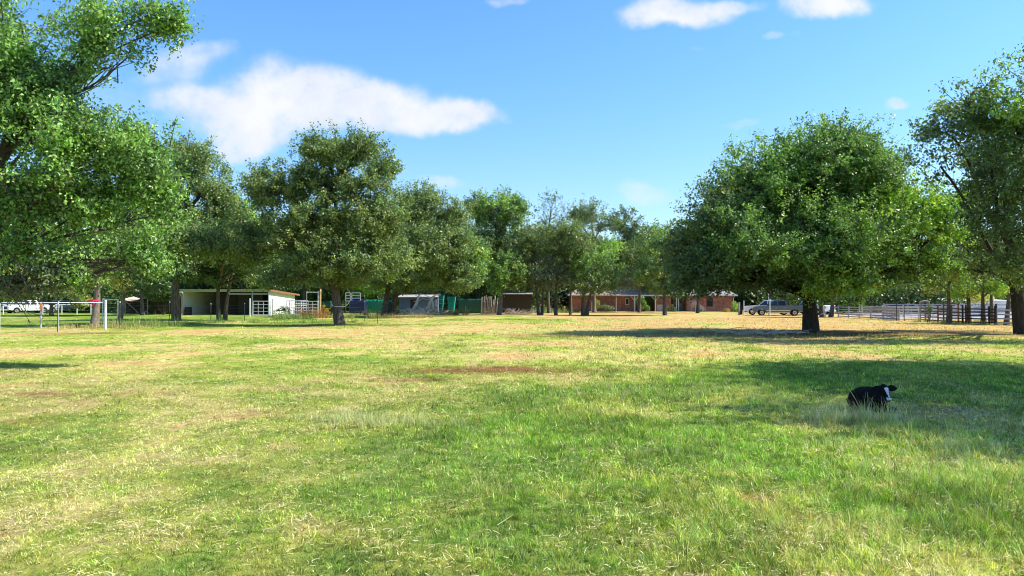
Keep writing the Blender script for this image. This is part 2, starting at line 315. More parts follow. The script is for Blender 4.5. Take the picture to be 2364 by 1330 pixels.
# ------------------------------------------------------------ ground: one sheet to the horizon
def build_ground():
    rad = np.concatenate([[0.0], np.geomspace(1.0, 60, 250), np.geomspace(61, 200, 90)[1:], np.geomspace(205, 4000, 40)])
    th = np.concatenate([np.linspace(-46, 46, 420), np.linspace(46, 314, 120)[1:-1]]); th = np.radians(th); nt_, nr = len(th), len(rad)
    R, T = np.meshgrid(rad[1:], th, indexing='ij'); x = (R * np.sin(T)).ravel(); y = (R * np.cos(T)).ravel()
    z = gh(x, y) * ss(900, 300, np.hypot(x, y))
    V = np.column_stack([x, y, z]); V = np.vstack([V, [[0, 0, 0]]])
    i = np.arange(nr - 2)[:, None]; j = np.arange(nt_)[None, :]; j2 = (j + 1) % nt_
    Q = np.stack([i * nt_ + j + 0 * j2, i * nt_ + j2, (i + 1) * nt_ + j2, (i + 1) * nt_ + j + 0 * j2], -1).reshape(-1, 4)
    Q = Q[:, ::-1]
    c = np.array([len(V) - 1]); jj = np.arange(0, nt_ - 1, 1)
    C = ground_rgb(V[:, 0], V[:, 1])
    m = bpy.data.materials.new('pasture_ground'); m.use_nodes = True; t = m.node_tree; n = t.nodes; l = t.links; p = n['Principled BSDF']; p.inputs['Roughness'].default_value = .95; p.inputs['Specular IOR Level'].default_value = .1
    a = n.new('ShaderNodeAttribute'); a.attribute_name = 'Col'; co = n.new('ShaderNodeTexCoord')
    def nz(s, d=5):
        z = n.new('ShaderNodeTexNoise'); z.inputs['Scale'].default_value = s; z.inputs['Detail'].default_value = d; z.inputs['Roughness'].default_value = .7; l.new(co.outputs['Object'], z.inputs['Vector']); return z
    z1, z2 = nz(1.1, 8), nz(9, 4)
    r1 = n.new('ShaderNodeMapRange'); l.new(z1.outputs[0], r1.inputs[0]); r1.inputs[1].default_value = .3; r1.inputs[2].default_value = .7; r1.inputs[3].default_value = .55; r1.inputs[4].default_value = 1.15
    m1 = n.new('ShaderNodeMix'); m1.data_type = 'RGBA'; m1.blend_type = 'MULTIPLY'; m1.inputs[0].default_value = 1; l.new(a.outputs[0], m1.inputs[6]); l.new(r1.outputs[0], m1.inputs[7])
    r2 = n.new('ShaderNodeMapRange'); l.new(z2.outputs[0], r2.inputs[0]); r2.inputs[1].default_value = .42; r2.inputs[2].default_value = .62; r2.inputs[4].default_value = .45
    m2 = n.new('ShaderNodeMix'); m2.data_type = 'RGBA'; l.new(r2.outputs[0], m2.inputs[0]); l.new(m1.outputs[2], m2.inputs[6]); m2.inputs[7].default_value = (.12, .13, .035, 1)
    l.new(m2.outputs[2], p.inputs['Base Color'])
    bp = n.new('ShaderNodeBump'); bp.inputs['Strength'].default_value = .8; bp.inputs['Distance'].default_value = .06; l.new(z2.outputs[0], bp.inputs['Height']); l.new(bp.outputs[0], p.inputs['Normal'])
    # centre fan as quads collapsed at the middle vertex
    me_Q = np.vstack([Q, np.column_stack([np.full(nt_, len(V) - 1), (np.arange(nt_) + 1) % nt_, np.arange(nt_), np.arange(nt_)])[:0]])
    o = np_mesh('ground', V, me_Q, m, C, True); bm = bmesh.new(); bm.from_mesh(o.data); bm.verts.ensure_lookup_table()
    for k in range(nt_):
        try: bm.faces.new((bm.verts[len(V) - 1], bm.verts[k], bm.verts[(k + 1) % nt_])).smooth = True
        except ValueError: pass
    bmesh.ops.recalc_face_normals(bm, faces=bm.faces); bm.to_mesh(o.data); bm.free()
    tag(o, 'rough pasture of green and sun-dried grass reaching back to the buildings', 'ground', kind='structure')
build_ground()

# ------------------------------------------------------------ grass blades
def wedge_points(rng, d0, d1, n, lim=.74):
    y = np.sqrt(rng.random(n) * (d1 ** 2 - d0 ** 2) + d0 ** 2); x = (rng.random(n) * 2 - 1) * (lim * y + .6)
    return x, y
def blades(name, x, y, L, W, col, rng, segs=3, lean=.5, bend=.8, flat=None, mat_=None, z0=None, label=None, az_=None):
    n = len(x); az = rng.random(n) * 2 * np.pi if az_ is None else az_; th = rng.normal(0, lean, n) if flat is None else np.pi / 2 * .92 + rng.normal(0, .12, n)
    th = np.abs(th); bd = np.abs(rng.normal(bend, bend * .5, n)); dx, dy = np.cos(az), np.sin(az)
    twist = rng.normal(0, .7, n) if flat is not None else np.zeros(n)
    px = x.copy(); py = y.copy(); pz = (gh(x, y) if z0 is None else z0) + (rng.random(n) * .03 + .008 if flat is not None else -.008)
    fa = rng.random(n) * np.pi; sx, sy = -np.sin(az) * np.cos(fa) + .35 * np.cos(fa * 2), np.cos(az) * np.cos(fa) + .35
    nn = np.hypot(sx, sy) + 1e-6; sx /= nn; sy /= nn
    rows = []
    for k in range(segs + 1):
        f = k / segs; w = W * (1 - .85 * f ** 1.6) * .5
        rows.append(np.column_stack([px - sx * w, py - sy * w, pz])); rows.append(np.column_stack([px + sx * w, py + sy * w, pz]))
        a = th + bd * f; st = L / segs; c_, s_ = np.cos(twist * f), np.sin(twist * f)
        ddx, ddy = dx * c_ - dy * s_, dx * s_ + dy * c_
        px = px + ddx * np.sin(a) * st; py = py + ddy * np.sin(a) * st; pz = pz + np.cos(a) * st
        if flat is not None: pz = np.maximum(pz, gh(px, py) + .006)
    V = np.stack(rows, 1).reshape(-1, 3); m_ = (segs + 1) * 2; base = np.arange(n)[:, None, None] * m_
    q = np.array([[2 * k, 2 * k + 1, 2 * k + 3, 2 * k + 2] for k in range(segs)])[None]
    o = np_mesh(name, V, (base + q).reshape(-1, 4), mat_ or M['blade'], np.repeat(col, m_, 0), True)
    return o
def tall(x, y):      # how tall the sward grows, 0..1
    n = fbm(x / .55, y / .7, 3, 12); n2 = fbm(x / 3, y / 3, 2, 15)
    t = .30 * n + .35 * n2
    for (px, py, rx, ry, a) in [(2250, 1150, 1.6, 2.2, .38), (2100, 1000, 1.8, 1.2, .25), (1980, 965, .8, .3, .45), (1250, 1000, 2.4, 2.4, .22), (870, 975, .9, .6, .5), (1030, 1000, .6, .5, .5), (1800, 1200, 1.2, 1.6, .15), (1400, 1150, 1.2, 1.2, .12), (1320, 960, 1, .8, .3), (640, 930, 1.4, .8, .1)]:
        t = t + a * patch(x, y, px, py, rx, ry, 1.1)
    return np.clip(t - .1, 0.05, 1.3)
def blade_rgb(x, y, rng, dj=0.0):
    n = len(x); d = dryness(x, y); g = np.broadcast_to(GREEN, (n, 3)) * np.array([1, 1, 1]); u_ = rng.random(n)
    e = np.clip(d * .85 + rng.normal(0, .22, n) + dj, 0, 1.1)
    c = lerp(g, YGREEN, np.clip(e / .45, 0, 1)); c = lerp(c, STRAW * 1.12, np.clip((e - .45) / .4, 0, 1))
    c = lerp(c, TAN, np.clip((d - .85) / .25, 0, 1) * .6)
    b = bareness(x, y); c = lerp(c, BARE * 1.5, b * .85); c = lerp(c, BROWN * 1.3, litter(x, y) * .7)
    sp = np.exp(.9 * (fbm(x / 1.6, y / 2.4, 3, 131) - .5) + .8 * (fbm(x / .3, y / .4, 2, 137) - .5)); return np.clip(c * (sp * np.exp(rng.normal(0, .24, n)))[:, None], 0, .9)
def keep(x, y, rng, k=1.0):
    p = 1 - .75 * bareness(x, y); n_ = fbm(x / .28, y / .34, 2, 61); p = p * np.clip(.05 + 1.9 * n_, 0, 1) * k
    p = p * (1 - .6 * ss(.7, 1.05, dryness(x, y))); return rng.random(len(x)) < p
rng = np.random.default_rng(4)
def tufted(rng, d0, d1, n, per, jit):
    x, y = wedge_points(rng, d0, d1, n // per); k = keep(x, y, rng); x, y = x[k], y[k]; m = len(x)
    az = np.repeat(rng.random(m) * 6.283, per) + rng.normal(0, .7, m * per); hf = np.repeat(np.exp(rng.normal(0, .38, m)), per); cf = np.repeat(np.exp(rng.normal(-.02, .34, m)), per); dj = np.repeat(rng.normal(0, .20, m), per)
    j_ = jit * np.repeat(.6 + rng.random(m), per); return np.repeat(x, per) + rng.normal(0, 1, m * per) * j_, np.repeat(y, per) + rng.normal(0, 1, m * per) * j_, az, hf, cf, dj
for (d0, d1, n, Ls, W, segs, per, jit) in [(4.3, 8, 200000, 1.0, .0052, 3, 12, .020), (8, 13, 230000, 1.05, .0070, 3, 11, .028), (13, 22, 260000, 1.1, .0105, 2, 9, .045), (22, 40, 210000, 1.15, .019, 2, 8, .07), (40, 75, 120000, 1.2, .038, 1, 6, .12)]:
    x, y, az, hf, cf, dj = tufted(rng, d0, d1, n, per, jit); t = tall(x, y)
    L = (.030 + .125 * t * ss(-6, 3, x * 12 / y)) * Ls * hf + .018 * t * np.exp(rng.normal(0, .25, len(x)))
    o = blades('pasture_grass', x, y, L, W * (.6 + .8 * rng.random(len(x))), np.clip(blade_rgb(x, y, rng, dj) * cf[:, None], 0, .9), rng, segs, .85, 1.25, az_=az)
    tag(o, 'short mixed green and straw-coloured pasture grass covering the field', 'grass', 'pasture grass', 'stuff')
# dead straw lying on the sward
for (d0, d1, n, L0, W) in [(4.3, 9, 46000, .06, .0075), (9, 18, 60000, .085, .010), (18, 34, 36000, .12, .016)]:
    x, y = wedge_points(rng, d0, d1, n); p = fbm(x / .5, y / .5, 2, 71); k = rng.random(len(x)) < np.clip((p - .2) * 1.6, 0, 1) * (.10 + .9 * np.clip(dryness(x, y), 0, 1)); x, y = x[k], y[k]
    L = L0 * np.exp(rng.normal(0, .4, len(x))); c = np.array([.74, .63, .36])[None] * np.exp(rng.normal(0, .18, len(x)))[:, None]
    o = blades('dry_straw', x, y, L, W * (.7 + .6 * rng.random(len(x))), np.clip(c, 0, .88), rng, 3, flat=True, bend=.5, z0=gh(x, y) + .015 + .03 * tall(x, y))
    tag(o, 'pale dead grass stems lying curled over the green pasture', 'grass', 'dead grass stems', 'stuff')
# tall seeding tufts
def tufts(cx, cy, rx, ry, n_t, per, h, rgb, W, jit=.05, name='tall_grass', label='tall pale grass stems standing up out of the pasture', seed=1, lean=.35, bend=.8):
    r = np.random.default_rng(seed); a = r.random(n_t) * 6.283; q = np.sqrt(r.random(n_t)); tx = cx + rx * q * np.cos(a); ty = cy + ry * q * np.sin(a)
    x = np.repeat(tx, per) + r.normal(0, jit, n_t * per); y = np.repeat(ty, per) + r.normal(0, jit, n_t * per); n = len(x)
    hh = np.repeat(h * np.exp(r.normal(0, .25, n_t)), per) * np.exp(r.normal(0, .25, n))
    c = np.array(rgb)[None] * np.exp(r.normal(0, .2, n))[:, None]; gmix = (r.random(n) < .4)[:, None]; c = np.where(gmix, c * np.array([.55, .85, .45]), c)
    return blades(name, x, y, hh, W * (.7 + .6 * r.random(n)), np.clip(c, 0, .9), r, 4, lean, bend)
T = [(1945, 968, .75, .3, 44, 20, .26, (.62, .55, .33), .0065, 3), (2030, 970, .35, .18, 11, 9, .24, (.66, .6, .42), .006, 4), (2090, 1030, 1.4, .6, 50, 10, .16, (.55, .56, .34), .0055, 5),
     (2180, 1090, 1.0, .6, 50, 11, .17, (.46, .54, .2), .005, 6), (2290, 1130, .8, .9, 60, 13, .19, (.38, .50, .12), .0042, 7), (2150, 1230, .9, .6, 50, 12, .14, (.40, .50, .12), .0038, 8),
     (870, 975, .8, .35, 40, 26, .20, (.60, .54, .30), .0055, 9), (760, 965, .7, .25, 24, 20, .15, (.62, .55, .32), .0055, 10), (1020, 985, .35, .3, 12, 26, .18, (.42, .40, .20), .005, 11),
     (1250, 1000, 2.6, 2.2, 90, 12, .11, (.40, .44, .17), .0048, 12), (1480, 1010, 2.4, 1.6, 50, 12, .11, (.42, .42, .18), .0048, 13), (1130, 1130, .25, .2, 7, 30, .13, (.58, .5, .2), .004, 14),
     (1850, 930, 1.6, 1.0, 60, 14, .16, (.5, .48, .22), .0065, 15), (1540, 900, 3, 1.2, 60, 14, .15, (.46, .40, .18), .0075, 16), (1900, 1250, 1.4, .6, 40, 12, .11, (.36, .42, .13), .0038, 17),
     (660, 1080, 2.2, 1.6, 40, 14, .10, (.50, .46, .24), .0042, 18), (500, 1000, 3.4, 1.6, 50, 14, .11, (.50, .44, .22), .005, 19)]
for (px, py, rx, ry, nt_, per, h, rgb, W, sd_) in T:
    D = gD(py); o = tufts(gx(px, D), D, rx, ry, nt_, per, h, rgb, W, .045, seed=sd_)
    tag(o, 'tall pale seeding grass tufts standing out of the pasture', 'grass', 'tall grass tufts', 'stuff')
# weeds along the fences and buildings
for (px, py, rx, ry, nt_, per, h, rgb, sd_, W) in [(330, 755, 3.0, 1.6, 70, 20, .42, (.34, .36, .13), 31, .022), (680, 737, 2.2, .9, 44, 20, .42, (.24, .28, .10), 32, .03), (725, 735, 1.6, .8, 34, 24, .7, (.45, .20, .09), 33, .03),
        (655, 735, 1.2, .8, 20, 22, .5, (.30, .36, .10), 34, .03), (960, 727, 7, 1.2, 120, 20, .5, (.38, .24, .13), 35, .035), (230, 758, 3.5, 1.3, 80, 18, .25, (.50, .36, .17), 36, .02), (1230, 722, 7, 1.5, 90, 18, .6, (.22, .28, .11), 37, .035),
        (880, 735, 6, 1.4, 90, 18, .4, (.44, .32, .16), 38, .03), (1640, 775, 7, 1.2, 60, 14, .25, (.36, .28, .2), 39, .015), (620, 745, 8, 1.4, 70, 16, .28, (.18, .25, .08), 40, .02), (2200, 746, 2.4, 4, 50, 12, .3, (.4, .34, .16), 41, .02)]:
    D = gD(py); o = tufts(gx(px, D), D, rx, ry, nt_, per, h, rgb, W, .15, seed=sd_, lean=.3, bend=.5)
    tag(o, 'tall weeds growing along the fences and sheds', 'weeds', 'weeds along the fences', 'stuff')

def thicket(name, label, segs_, n, h, pal, leafs, seed):
    r = np.random.default_rng(seed); Vs = []; Cs = []
    for (xa, ya, xb, yb) in segs_:
        L = math.hypot(xb - xa, yb - ya); m = int(n * L); t = r.random(m); x = xa + (xb - xa) * t + r.normal(0, 1.2, m); y = ya + (yb - ya) * t + r.normal(0, 1.6, m)
        hh = h * (.45 + .9 * fbm(x / 4, y / 4, 3, seed)); z = hh * r.random(m) ** .8; k = vnoise(x / 1.3, y / 1.3, z / 1.1, seed) > .3; x, y, z = x[k], y[k], z[k]; m = len(x)
        nm = r.normal(0, 1, (m, 3)) + [0, -.3, .6]; nm /= np.linalg.norm(nm, axis=1)[:, None]; tt = r.normal(0, 1, (m, 3)); tt -= nm * (tt * nm).sum(1)[:, None]; tt /= np.linalg.norm(tt, axis=1)[:, None]; b = np.cross(nm, tt); S_ = leafs * np.exp(r.normal(0, .3, m))[:, None]; p = np.column_stack([x, y, z])
        Vs.append(np.stack([p - tt * S_ * .5, p + b * S_ * .32, p + tt * S_ * .5, p - b * S_ * .32], 1).reshape(-1, 3)); g = fbm(x / 3, z / 2, 2, seed + 2)[:, None]
        c = np.array(pal[0])[None] * (1 - g) + np.array(pal[1])[None] * g; Cs.append(np.repeat(c * np.exp(r.normal(0, .25, m))[:, None], 4, 0))
    V = np.vstack(Vs); o = np_mesh(name, V, np.arange(len(V)).reshape(-1, 4), M['leaf'], np.clip(np.vstack(Cs), 0, .6), False); tag(o, label, 'undergrowth', kind='stuff')
thicket('undergrowth', 'tangled green undergrowth closing the gaps below the woods', [(-150, 118, -60, 124), (-60, 112, -20, 112), (-20, 112, 5, 114), (28, 140, 60, 128), (60, 128, 160, 122), (36, 108, 62, 104), (-60, 120, 90, 140)], 620, 4.6, [(.05, .09, .03), (.11, .17, .04)], .34, 301)
# ------------------------------------------------------------ trees
def _pal(): 
    for k in PAL: PAL[k] = [(c[0] * 2.2, c[1] * 1.85, c[2] * 2.2) for c in PAL[k]]
def unit(r, n):
    v_ = r.normal(0, 1, (n, 3)); return v_ / np.linalg.norm(v_, axis=1)[:, None]
PAL = dict(oak=[(.060, .110, .026), (.075, .125, .028), (.105, .150, .032), (.050, .095, .030)],
           elm=[(.060, .125, .028), (.080, .165, .030), (.125, .230, .032), (.048, .100, .030)],
           bright=[(.11, .23, .03), (.15, .31, .03), (.19, .34, .04), (.08, .18, .03)],  # on the biggest tree this lime imitates sun shining through leaves
           near=[(.070, .155, .030), (.090, .20, .035), (.13, .235, .045), (.060, .12, .034)],
           grey=[(.070, .105, .055), (.085, .12, .06), (.10, .14, .06), (.055, .085, .045)],
           olive=[(.13, .16, .03), (.16, .19, .035), (.10, .13, .03), (.18, .19, .05)],
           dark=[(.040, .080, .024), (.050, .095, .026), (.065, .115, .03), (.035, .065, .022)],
           yellow=[(.30, .30, .05), (.22, .26, .05), (.36, .32, .06), (.16, .2, .04)])
_pal()
def curve(a, b, r, k=5, wob=.12, sag=0.0):
    a, b = np.array(a, float), np.array(b, float); L = np.linalg.norm(b - a); pts = []
    j1, j2 = r.normal(0, wob * L, 3), r.normal(0, wob * L * .6, 3)
    for i in range(k + 1):
        f = i / k; p = a + (b - a) * f + j1 * math.sin(math.pi * f) * .5 + j2 * math.sin(2 * math.pi * f) * .3
        p[2] += sag * L * math.sin(math.pi * f); pts.append(p)
    return pts
def tree(name, label, px, D, lobes, tr=.25, pal='oak', seed=1, leaf=.15, c=.62, gap=.36, per=30, spray=.35, group=None, bark='bark', zf=.45, trunk_top=None, sub=(.30, .46), lean=0.0,
         bare=0.0, tint=None, fork=1, flare=1.7, foldup=.12, dens=1.0, parts=True, wood_in=None, openup=1.0, fray=.6, twigs=.25, limb_r=1.0, spk=1.0):
    r = np.random.default_rng(seed); rd = random.Random(seed)
    X = gx(px, D); Z0 = ghf(X, D); org = np.array([X, D, Z0]); root = thing(name, label, 'tree', tuple(org), 0, group)
    trunk, limbs = MB(), MB(); S = D / F; P, Cc = [], []; LV = []
    tops = trunk_top if trunk_top is not None else None
    wl = []; DN = []
    for lb in lobes:
        lx, ly, rx, ry = lb[:4]; dy = lb[4] if len(lb) > 4 else 0; ryd = lb[5] if len(lb) > 5 else None; Dl = D + dy; s_ = Dl / F
        dn = lb[7] if len(lb) > 7 else 1.0; DN.append(dn); wl.append((np.array([(lx - CX) * s_, Dl, CAMZ - (ly - HY) * s_]), np.array([rx * s_, ryd if ryd else rx * s_ * .85, ry * s_]) * .93, lb[6] if len(lb) > 6 else pal))
    zc = np.mean([w[0][2] for w in wl]); ztop = max(w[0][2] for w in wl); xc = np.mean([w[0][0] for w in wl])
    th = tops if tops else min(w[0][2] - w[1][2] * .5 for w in wl) + .5; th = max(th, 1.2)
    # trunk
    lead = np.array([X + (xc - X) * .35 + lean * ztop, D, max(ztop * .72, th + 1)])
    for fk in range(fork):
        off = (fk - (fork - 1) / 2) * tr * 1.6
        b0 = np.array([X + off, D + (fk % 2) * .2, Z0 - .15]); e0 = lead + np.array([off * 3, 0, -fk * .7])
        cv = curve(b0, e0, r, 9, .035); rr = [tr * (flare if i == 0 else (1.12 if i == 1 else 1) * (1 - .72 * (i / 9) ** 1.1)) / (1 if fork == 1 else 1.25) for i in range(10)]
        cv.insert(1, cv[0] + (cv[1] - cv[0]) * .22); rr.insert(1, rr[1] * 1.12); trunk.tube([tuple(p - org) for p in cv], rr, 10)
        if fk == 0: main = cv
    def on_trunk(z):
        for a, b in zip(main[:-1], main[1:]):
            if a[2] <= z <= b[2]: f = (z - a[2]) / (b[2] - a[2] + 1e-6); return a + (b - a) * f
        return main[-1] if z > main[-1][2] else main[2]
    for (cn, rad, pl), dn in zip(wl, DN):
        zt = min(max(th * .8, cn[2] - .6 * np.hypot(cn[0] - X, cn[1] - D) - rad[2] * .3), main[-1][2]); st = on_trunk(zt)
        cv = curve(st, cn, r, 6, .10, .06); r0 = limb_r * tr * (.55 if len(wl) > 1 else .7) * min(1, .5 + rad.mean() / 4); limbs.tube([tuple(p - org) for p in cv], [r0 * (1 - .6 * i / 6) for i in range(7)], 7)
        mr = float(rad.mean()); nsub = int(np.clip(9 + 2.4 * mr * mr, 9, 46)); d = unit(r, nsub)
        sr = mr * (sub[0] + (sub[1] - sub[0]) * r.random(nsub)); sr = np.clip(sr, .45, 2.1)
        sc_ = cn + d * (rad - sr[:, None] * .75).clip(.1) * (.55 + .58 * r.random((nsub, 1)) ** .7)
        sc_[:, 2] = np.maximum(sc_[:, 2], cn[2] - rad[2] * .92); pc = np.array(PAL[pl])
        for i in range(nsub):
            bs = cv[3 + rd.randrange(4)] if np.linalg.norm(sc_[i] - cn) < np.linalg.norm(sc_[i] - cv[3]) else cv[2 + rd.randrange(3)]
            bc = curve(bs, sc_[i], r, 4, .13, .03); br = max(.018, r0 * .30 * min(1, sr[i] / 1.2)); br = br * (1 if dn > .7 else .4); limbs.tube([tuple(p - org) for p in bc], [br * (1 - .7 * k / 4) for k in range(5)], 5, False)
            if bare and r.random() < bare:
                for _ in range(7):
                    e = bc[-1] + unit(r, 1)[0] * sr[i] * np.array([.9, .9, .9]) + [0, 0, sr[i] * .5]; limbs.tube([tuple(p - org) for p in curve(bc[2 + rd.randrange(3)], e, r, 3, .12)], [br * .4, br * .3, br * .2, br * .1], 4, False)
                continue
            nc = max(4, int(4.19 * sr[i] ** 3 / c ** 3 * 1.7 * dens * dn)); q = unit(r, nc) * (r.random((nc, 1)) ** .42) * sr[i] * (1 + (r.random((nc, 1)) < .22) * r.random((nc, 1)) * fray); q[:, 2] *= .85
            cl = sc_[i] + q; g = vnoise(cl[:, 0] / 1.1, cl[:, 1] / 1.1, cl[:, 2] / 1.1, seed + 3); g2 = vnoise(cl[:, 0] / .42, cl[:, 1] / .42, cl[:, 2] / .42, seed + 7); cl = cl[(g > gap) & (g2 > .30)]; nc = len(cl)
            if nc == 0: continue
            base = pc[r.integers(0, len(pc))] * math.exp(r.normal(0, .18))
            ax = (cl - sc_[i]); ax = ax / (np.linalg.norm(ax, axis=1)[:, None] + 1e-6) + unit(r, nc) * .7 + [0, 0, .15 * openup]; ax /= np.linalg.norm(ax, axis=1)[:, None]
            ntw = int(nc * twigs)
            for k in r.choice(nc, ntw, replace=False) if ntw else []:
                e = cl[k] + ax[k] * spray; limbs.tube([tuple(p - org) for p in curve(bc[-1 - rd.randrange(2)], e, r, 2, .08)], [br * .45, br * .3, .008], 3, False)
            n = nc * per; tpos = (r.random(n) * 2 - 1) * spray; A = np.repeat(ax, per, 0)
            lp = np.repeat(cl, per, 0) + A * tpos[:, None] + r.normal(0, .29 * c * (.6 if spray > .45 else 1), (n, 3)) * np.array([1, 1, .8])
            out = lp - sc_[i]; out /= np.linalg.norm(out, axis=1)[:, None] + 1e-6
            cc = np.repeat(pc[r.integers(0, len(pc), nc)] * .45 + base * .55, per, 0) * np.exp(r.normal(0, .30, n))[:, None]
            LV.append((lp, out, A, cc))
    for (cn, rad, pl), dn in zip(wl, DN):      # leafy shoots standing out of the crown
        mr = float(rad.mean()); ns = int(9 * mr * mr * spk); d = unit(r, ns); d[:, 2] = np.where(d[:, 2] < -.3, -d[:, 2], d[:, 2]); st = cn + d * rad * (.80 + .22 * r.random((ns, 1))); ln = (.35 + .8 * r.random(ns)) * min(1.2, .5 + mr / 4); ax = d + unit(r, ns) * .5 + [0, 0, .25]; ax /= np.linalg.norm(ax, axis=1)[:, None]
        pp = per * 2 // 3; t_ = r.random((ns, pp)); lp_ = st[:, None] + ax[:, None] * (t_ * ln[:, None])[..., None] + r.normal(0, .07 + leaf * .3, (ns, pp, 3)); lp_ = lp_.reshape(-1, 3); A_ = np.repeat(ax, pp, 0); pc = np.array(PAL[pl])
        out_ = lp_ - cn; out_ /= np.linalg.norm(out_, axis=1)[:, None]; LV.append((lp_, out_, A_, np.repeat(pc[r.integers(0, len(pc), ns)], pp, 0) * np.exp(r.normal(0, .28, len(lp_)))[:, None]))
        for k in range(0, ns, 3): limbs.tube([tuple(st[k] - ax[k] * ln[k] - org), tuple(st[k] + ax[k] * ln[k] - org)], [.02, .006], 3, False)
    lp = np.vstack([a[0] for a in LV]); out = np.vstack([a[1] for a in LV]); A = np.vstack([a[2] for a in LV]); cc = np.vstack([a[3] for a in LV]); n = len(lp)
    nrm = out * .5 + np.array([.2, -.15, .5]) + unit(r, n) * 1.0; nrm /= np.linalg.norm(nrm, axis=1)[:, None]
    t = A * .7 + unit(r, n); t -= nrm * (t * nrm).sum(1)[:, None]; t /= np.linalg.norm(t, axis=1)[:, None]; b = np.cross(nrm, t)
    L = leaf * np.exp(r.normal(0, .25, n))[:, None]; W = L * .62; lift = nrm * L * foldup
    lp = lp - org
    V = np.stack([lp - t * L * .5, lp + b * W * .5 + lift - t * L * .08, lp + t * L * .5, lp - b * W * .5 + lift - t * L * .08], 1).reshape(-1, 3)
    Q = np.arange(4 * n).reshape(-1, 4); np_mesh('crown', V, Q, M['leaf'], np.repeat(np.clip(cc, .01, .6), 4, 0), False, root)
    trunk.build('trunk', M[bark], root, True); limbs.build('limbs', M[bark], root, True)
    return root, n
NL = 0
def T_(*a, **k):
    global NL
    o, n = tree(*a, **k); NL += n; return o
t0 = time.time()
# big rounded tree on the right: lit side painted lime, shaded side painted dark
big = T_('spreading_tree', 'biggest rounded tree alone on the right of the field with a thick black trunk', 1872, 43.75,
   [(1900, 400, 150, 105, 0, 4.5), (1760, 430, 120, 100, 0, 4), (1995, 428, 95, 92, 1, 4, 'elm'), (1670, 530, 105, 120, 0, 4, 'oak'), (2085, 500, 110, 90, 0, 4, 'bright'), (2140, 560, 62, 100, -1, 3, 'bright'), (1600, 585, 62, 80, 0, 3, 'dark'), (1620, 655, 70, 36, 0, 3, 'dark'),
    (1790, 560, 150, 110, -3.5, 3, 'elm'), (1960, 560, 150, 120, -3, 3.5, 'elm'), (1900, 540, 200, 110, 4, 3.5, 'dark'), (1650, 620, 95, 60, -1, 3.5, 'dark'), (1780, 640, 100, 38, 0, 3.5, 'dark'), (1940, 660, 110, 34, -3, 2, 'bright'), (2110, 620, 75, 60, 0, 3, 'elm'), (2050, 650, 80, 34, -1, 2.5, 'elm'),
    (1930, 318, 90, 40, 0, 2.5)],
   tr=.42, pal='elm', seed=11, leaf=.145, c=.62, per=40, spray=.6, gap=.40, fray=1.1, trunk_top=2.6, flare=1.8, bark='darkbark')
# post oak left of centre with the rope round its trunk
T_('oak_tree', 'tall open oak left of centre with a white rope round its trunk', 785, 57,
   [(795, 350, 105, 48, 0, 3.2), (880, 390, 50, 50, 0, 1.8), (735, 350, 45, 40, 0, 1.6), (755, 430, 90, 66, 0, 2.8), (845, 450, 70, 52, -1, 2.5), (700, 400, 60, 50, 0, 2), (750, 510, 110, 50, -1.5, 2.5), (650, 440, 88, 62, -.5, 2.5), (610, 430, 52, 55, 0, 1.8), (600, 540, 60, 80, 0, 2), (860, 510, 95, 75, -1, 3), (700, 560, 95, 80, -2, 2.5), (800, 600, 110, 62, -2.5, 2.5), (650, 640, 80, 34, -1, 2), (900, 600, 75, 55, 0, 3), (790, 640, 90, 32, -1, 2.5)],
   tr=.37, pal='oak', seed=22, leaf=.16, c=.60, per=34, spray=.22, gap=.40, trunk_top=3.2, flare=1.6)
T_('oak_tree', 'broad dense oak right behind the roped one, in front of the blue-grey shed', 893, 84,
   [(960, 480, 75, 55, 0, 3.5), (1040, 510, 62, 50, 0, 3), (1000, 580, 110, 70, -3, 3.5), (900, 540, 80, 70, 0, 3.5), (1080, 600, 52, 60, 0, 2.5, 'elm'), (930, 640, 110, 34, -2, 4), (1050, 645, 75, 34, -1, 3)],
   tr=.4, pal='oak', seed=33, leaf=.20, c=.8, per=32, spray=.3, gap=.33, fork=2)
T_('oak_tree', 'tall round-headed oak with a pale trunk standing before the plank fence', 1152, 94,
   [(1150, 490, 72, 46, 0, 3.5, 'elm'), (1105, 480, 35, 35, 0, 2), (1190, 500, 32, 38, 0, 2, 'elm'), (1140, 570, 40, 60, 0, 3, 'dark'), (1160, 630, 60, 48, -2, 2.5, 'elm'), (1190, 650, 45, 30, -1, 2.5, 'oak')],
   tr=.26, pal='oak', seed=44, leaf=.22, c=.8, per=30, gap=.38, bark='palebark')
T_('slim_tree', 'grey-leaved slender tree just right of the pale-trunked oak', 1247, 94,
   [(1240, 560, 52, 45, 0, 2.5, 'oak'), (1215, 610, 45, 50, 0, 2.5, 'oak'), (1255, 640, 42, 45, -1, 2.2, 'grey')], tr=.24, pal='grey', seed=45, leaf=.21, c=.8, per=26, gap=.42, fork=2)
T_('slim_tree', 'grey-leaved slender tree left of the brick wall corner', 1283, 94,
   [(1300, 560, 45, 60, 0, 2.5, 'oak'), (1290, 630, 42, 50, 0, 2.2, 'grey'), (1305, 600, 30, 40, -1, 2, 'oak')], tr=.22, pal='grey', seed=46, leaf=.21, c=.8, per=26, gap=.42)
T_('half_bare_tree', 'ragged tree with bare upper branches sticking up against the sky', 1268, 108,
   [(1272, 480, 34, 40, 0, 1.6, 'dark'), (1305, 500, 26, 38, 0, 1.4, 'grey'), (1250, 505, 22, 30, 0, 1.2, 'dark'), (1275, 540, 45, 30, 0, 2.5, 'dark')], tr=.26, seed=47, leaf=.2, c=.9, per=12, gap=.5, bare=.5, trunk_top=7)
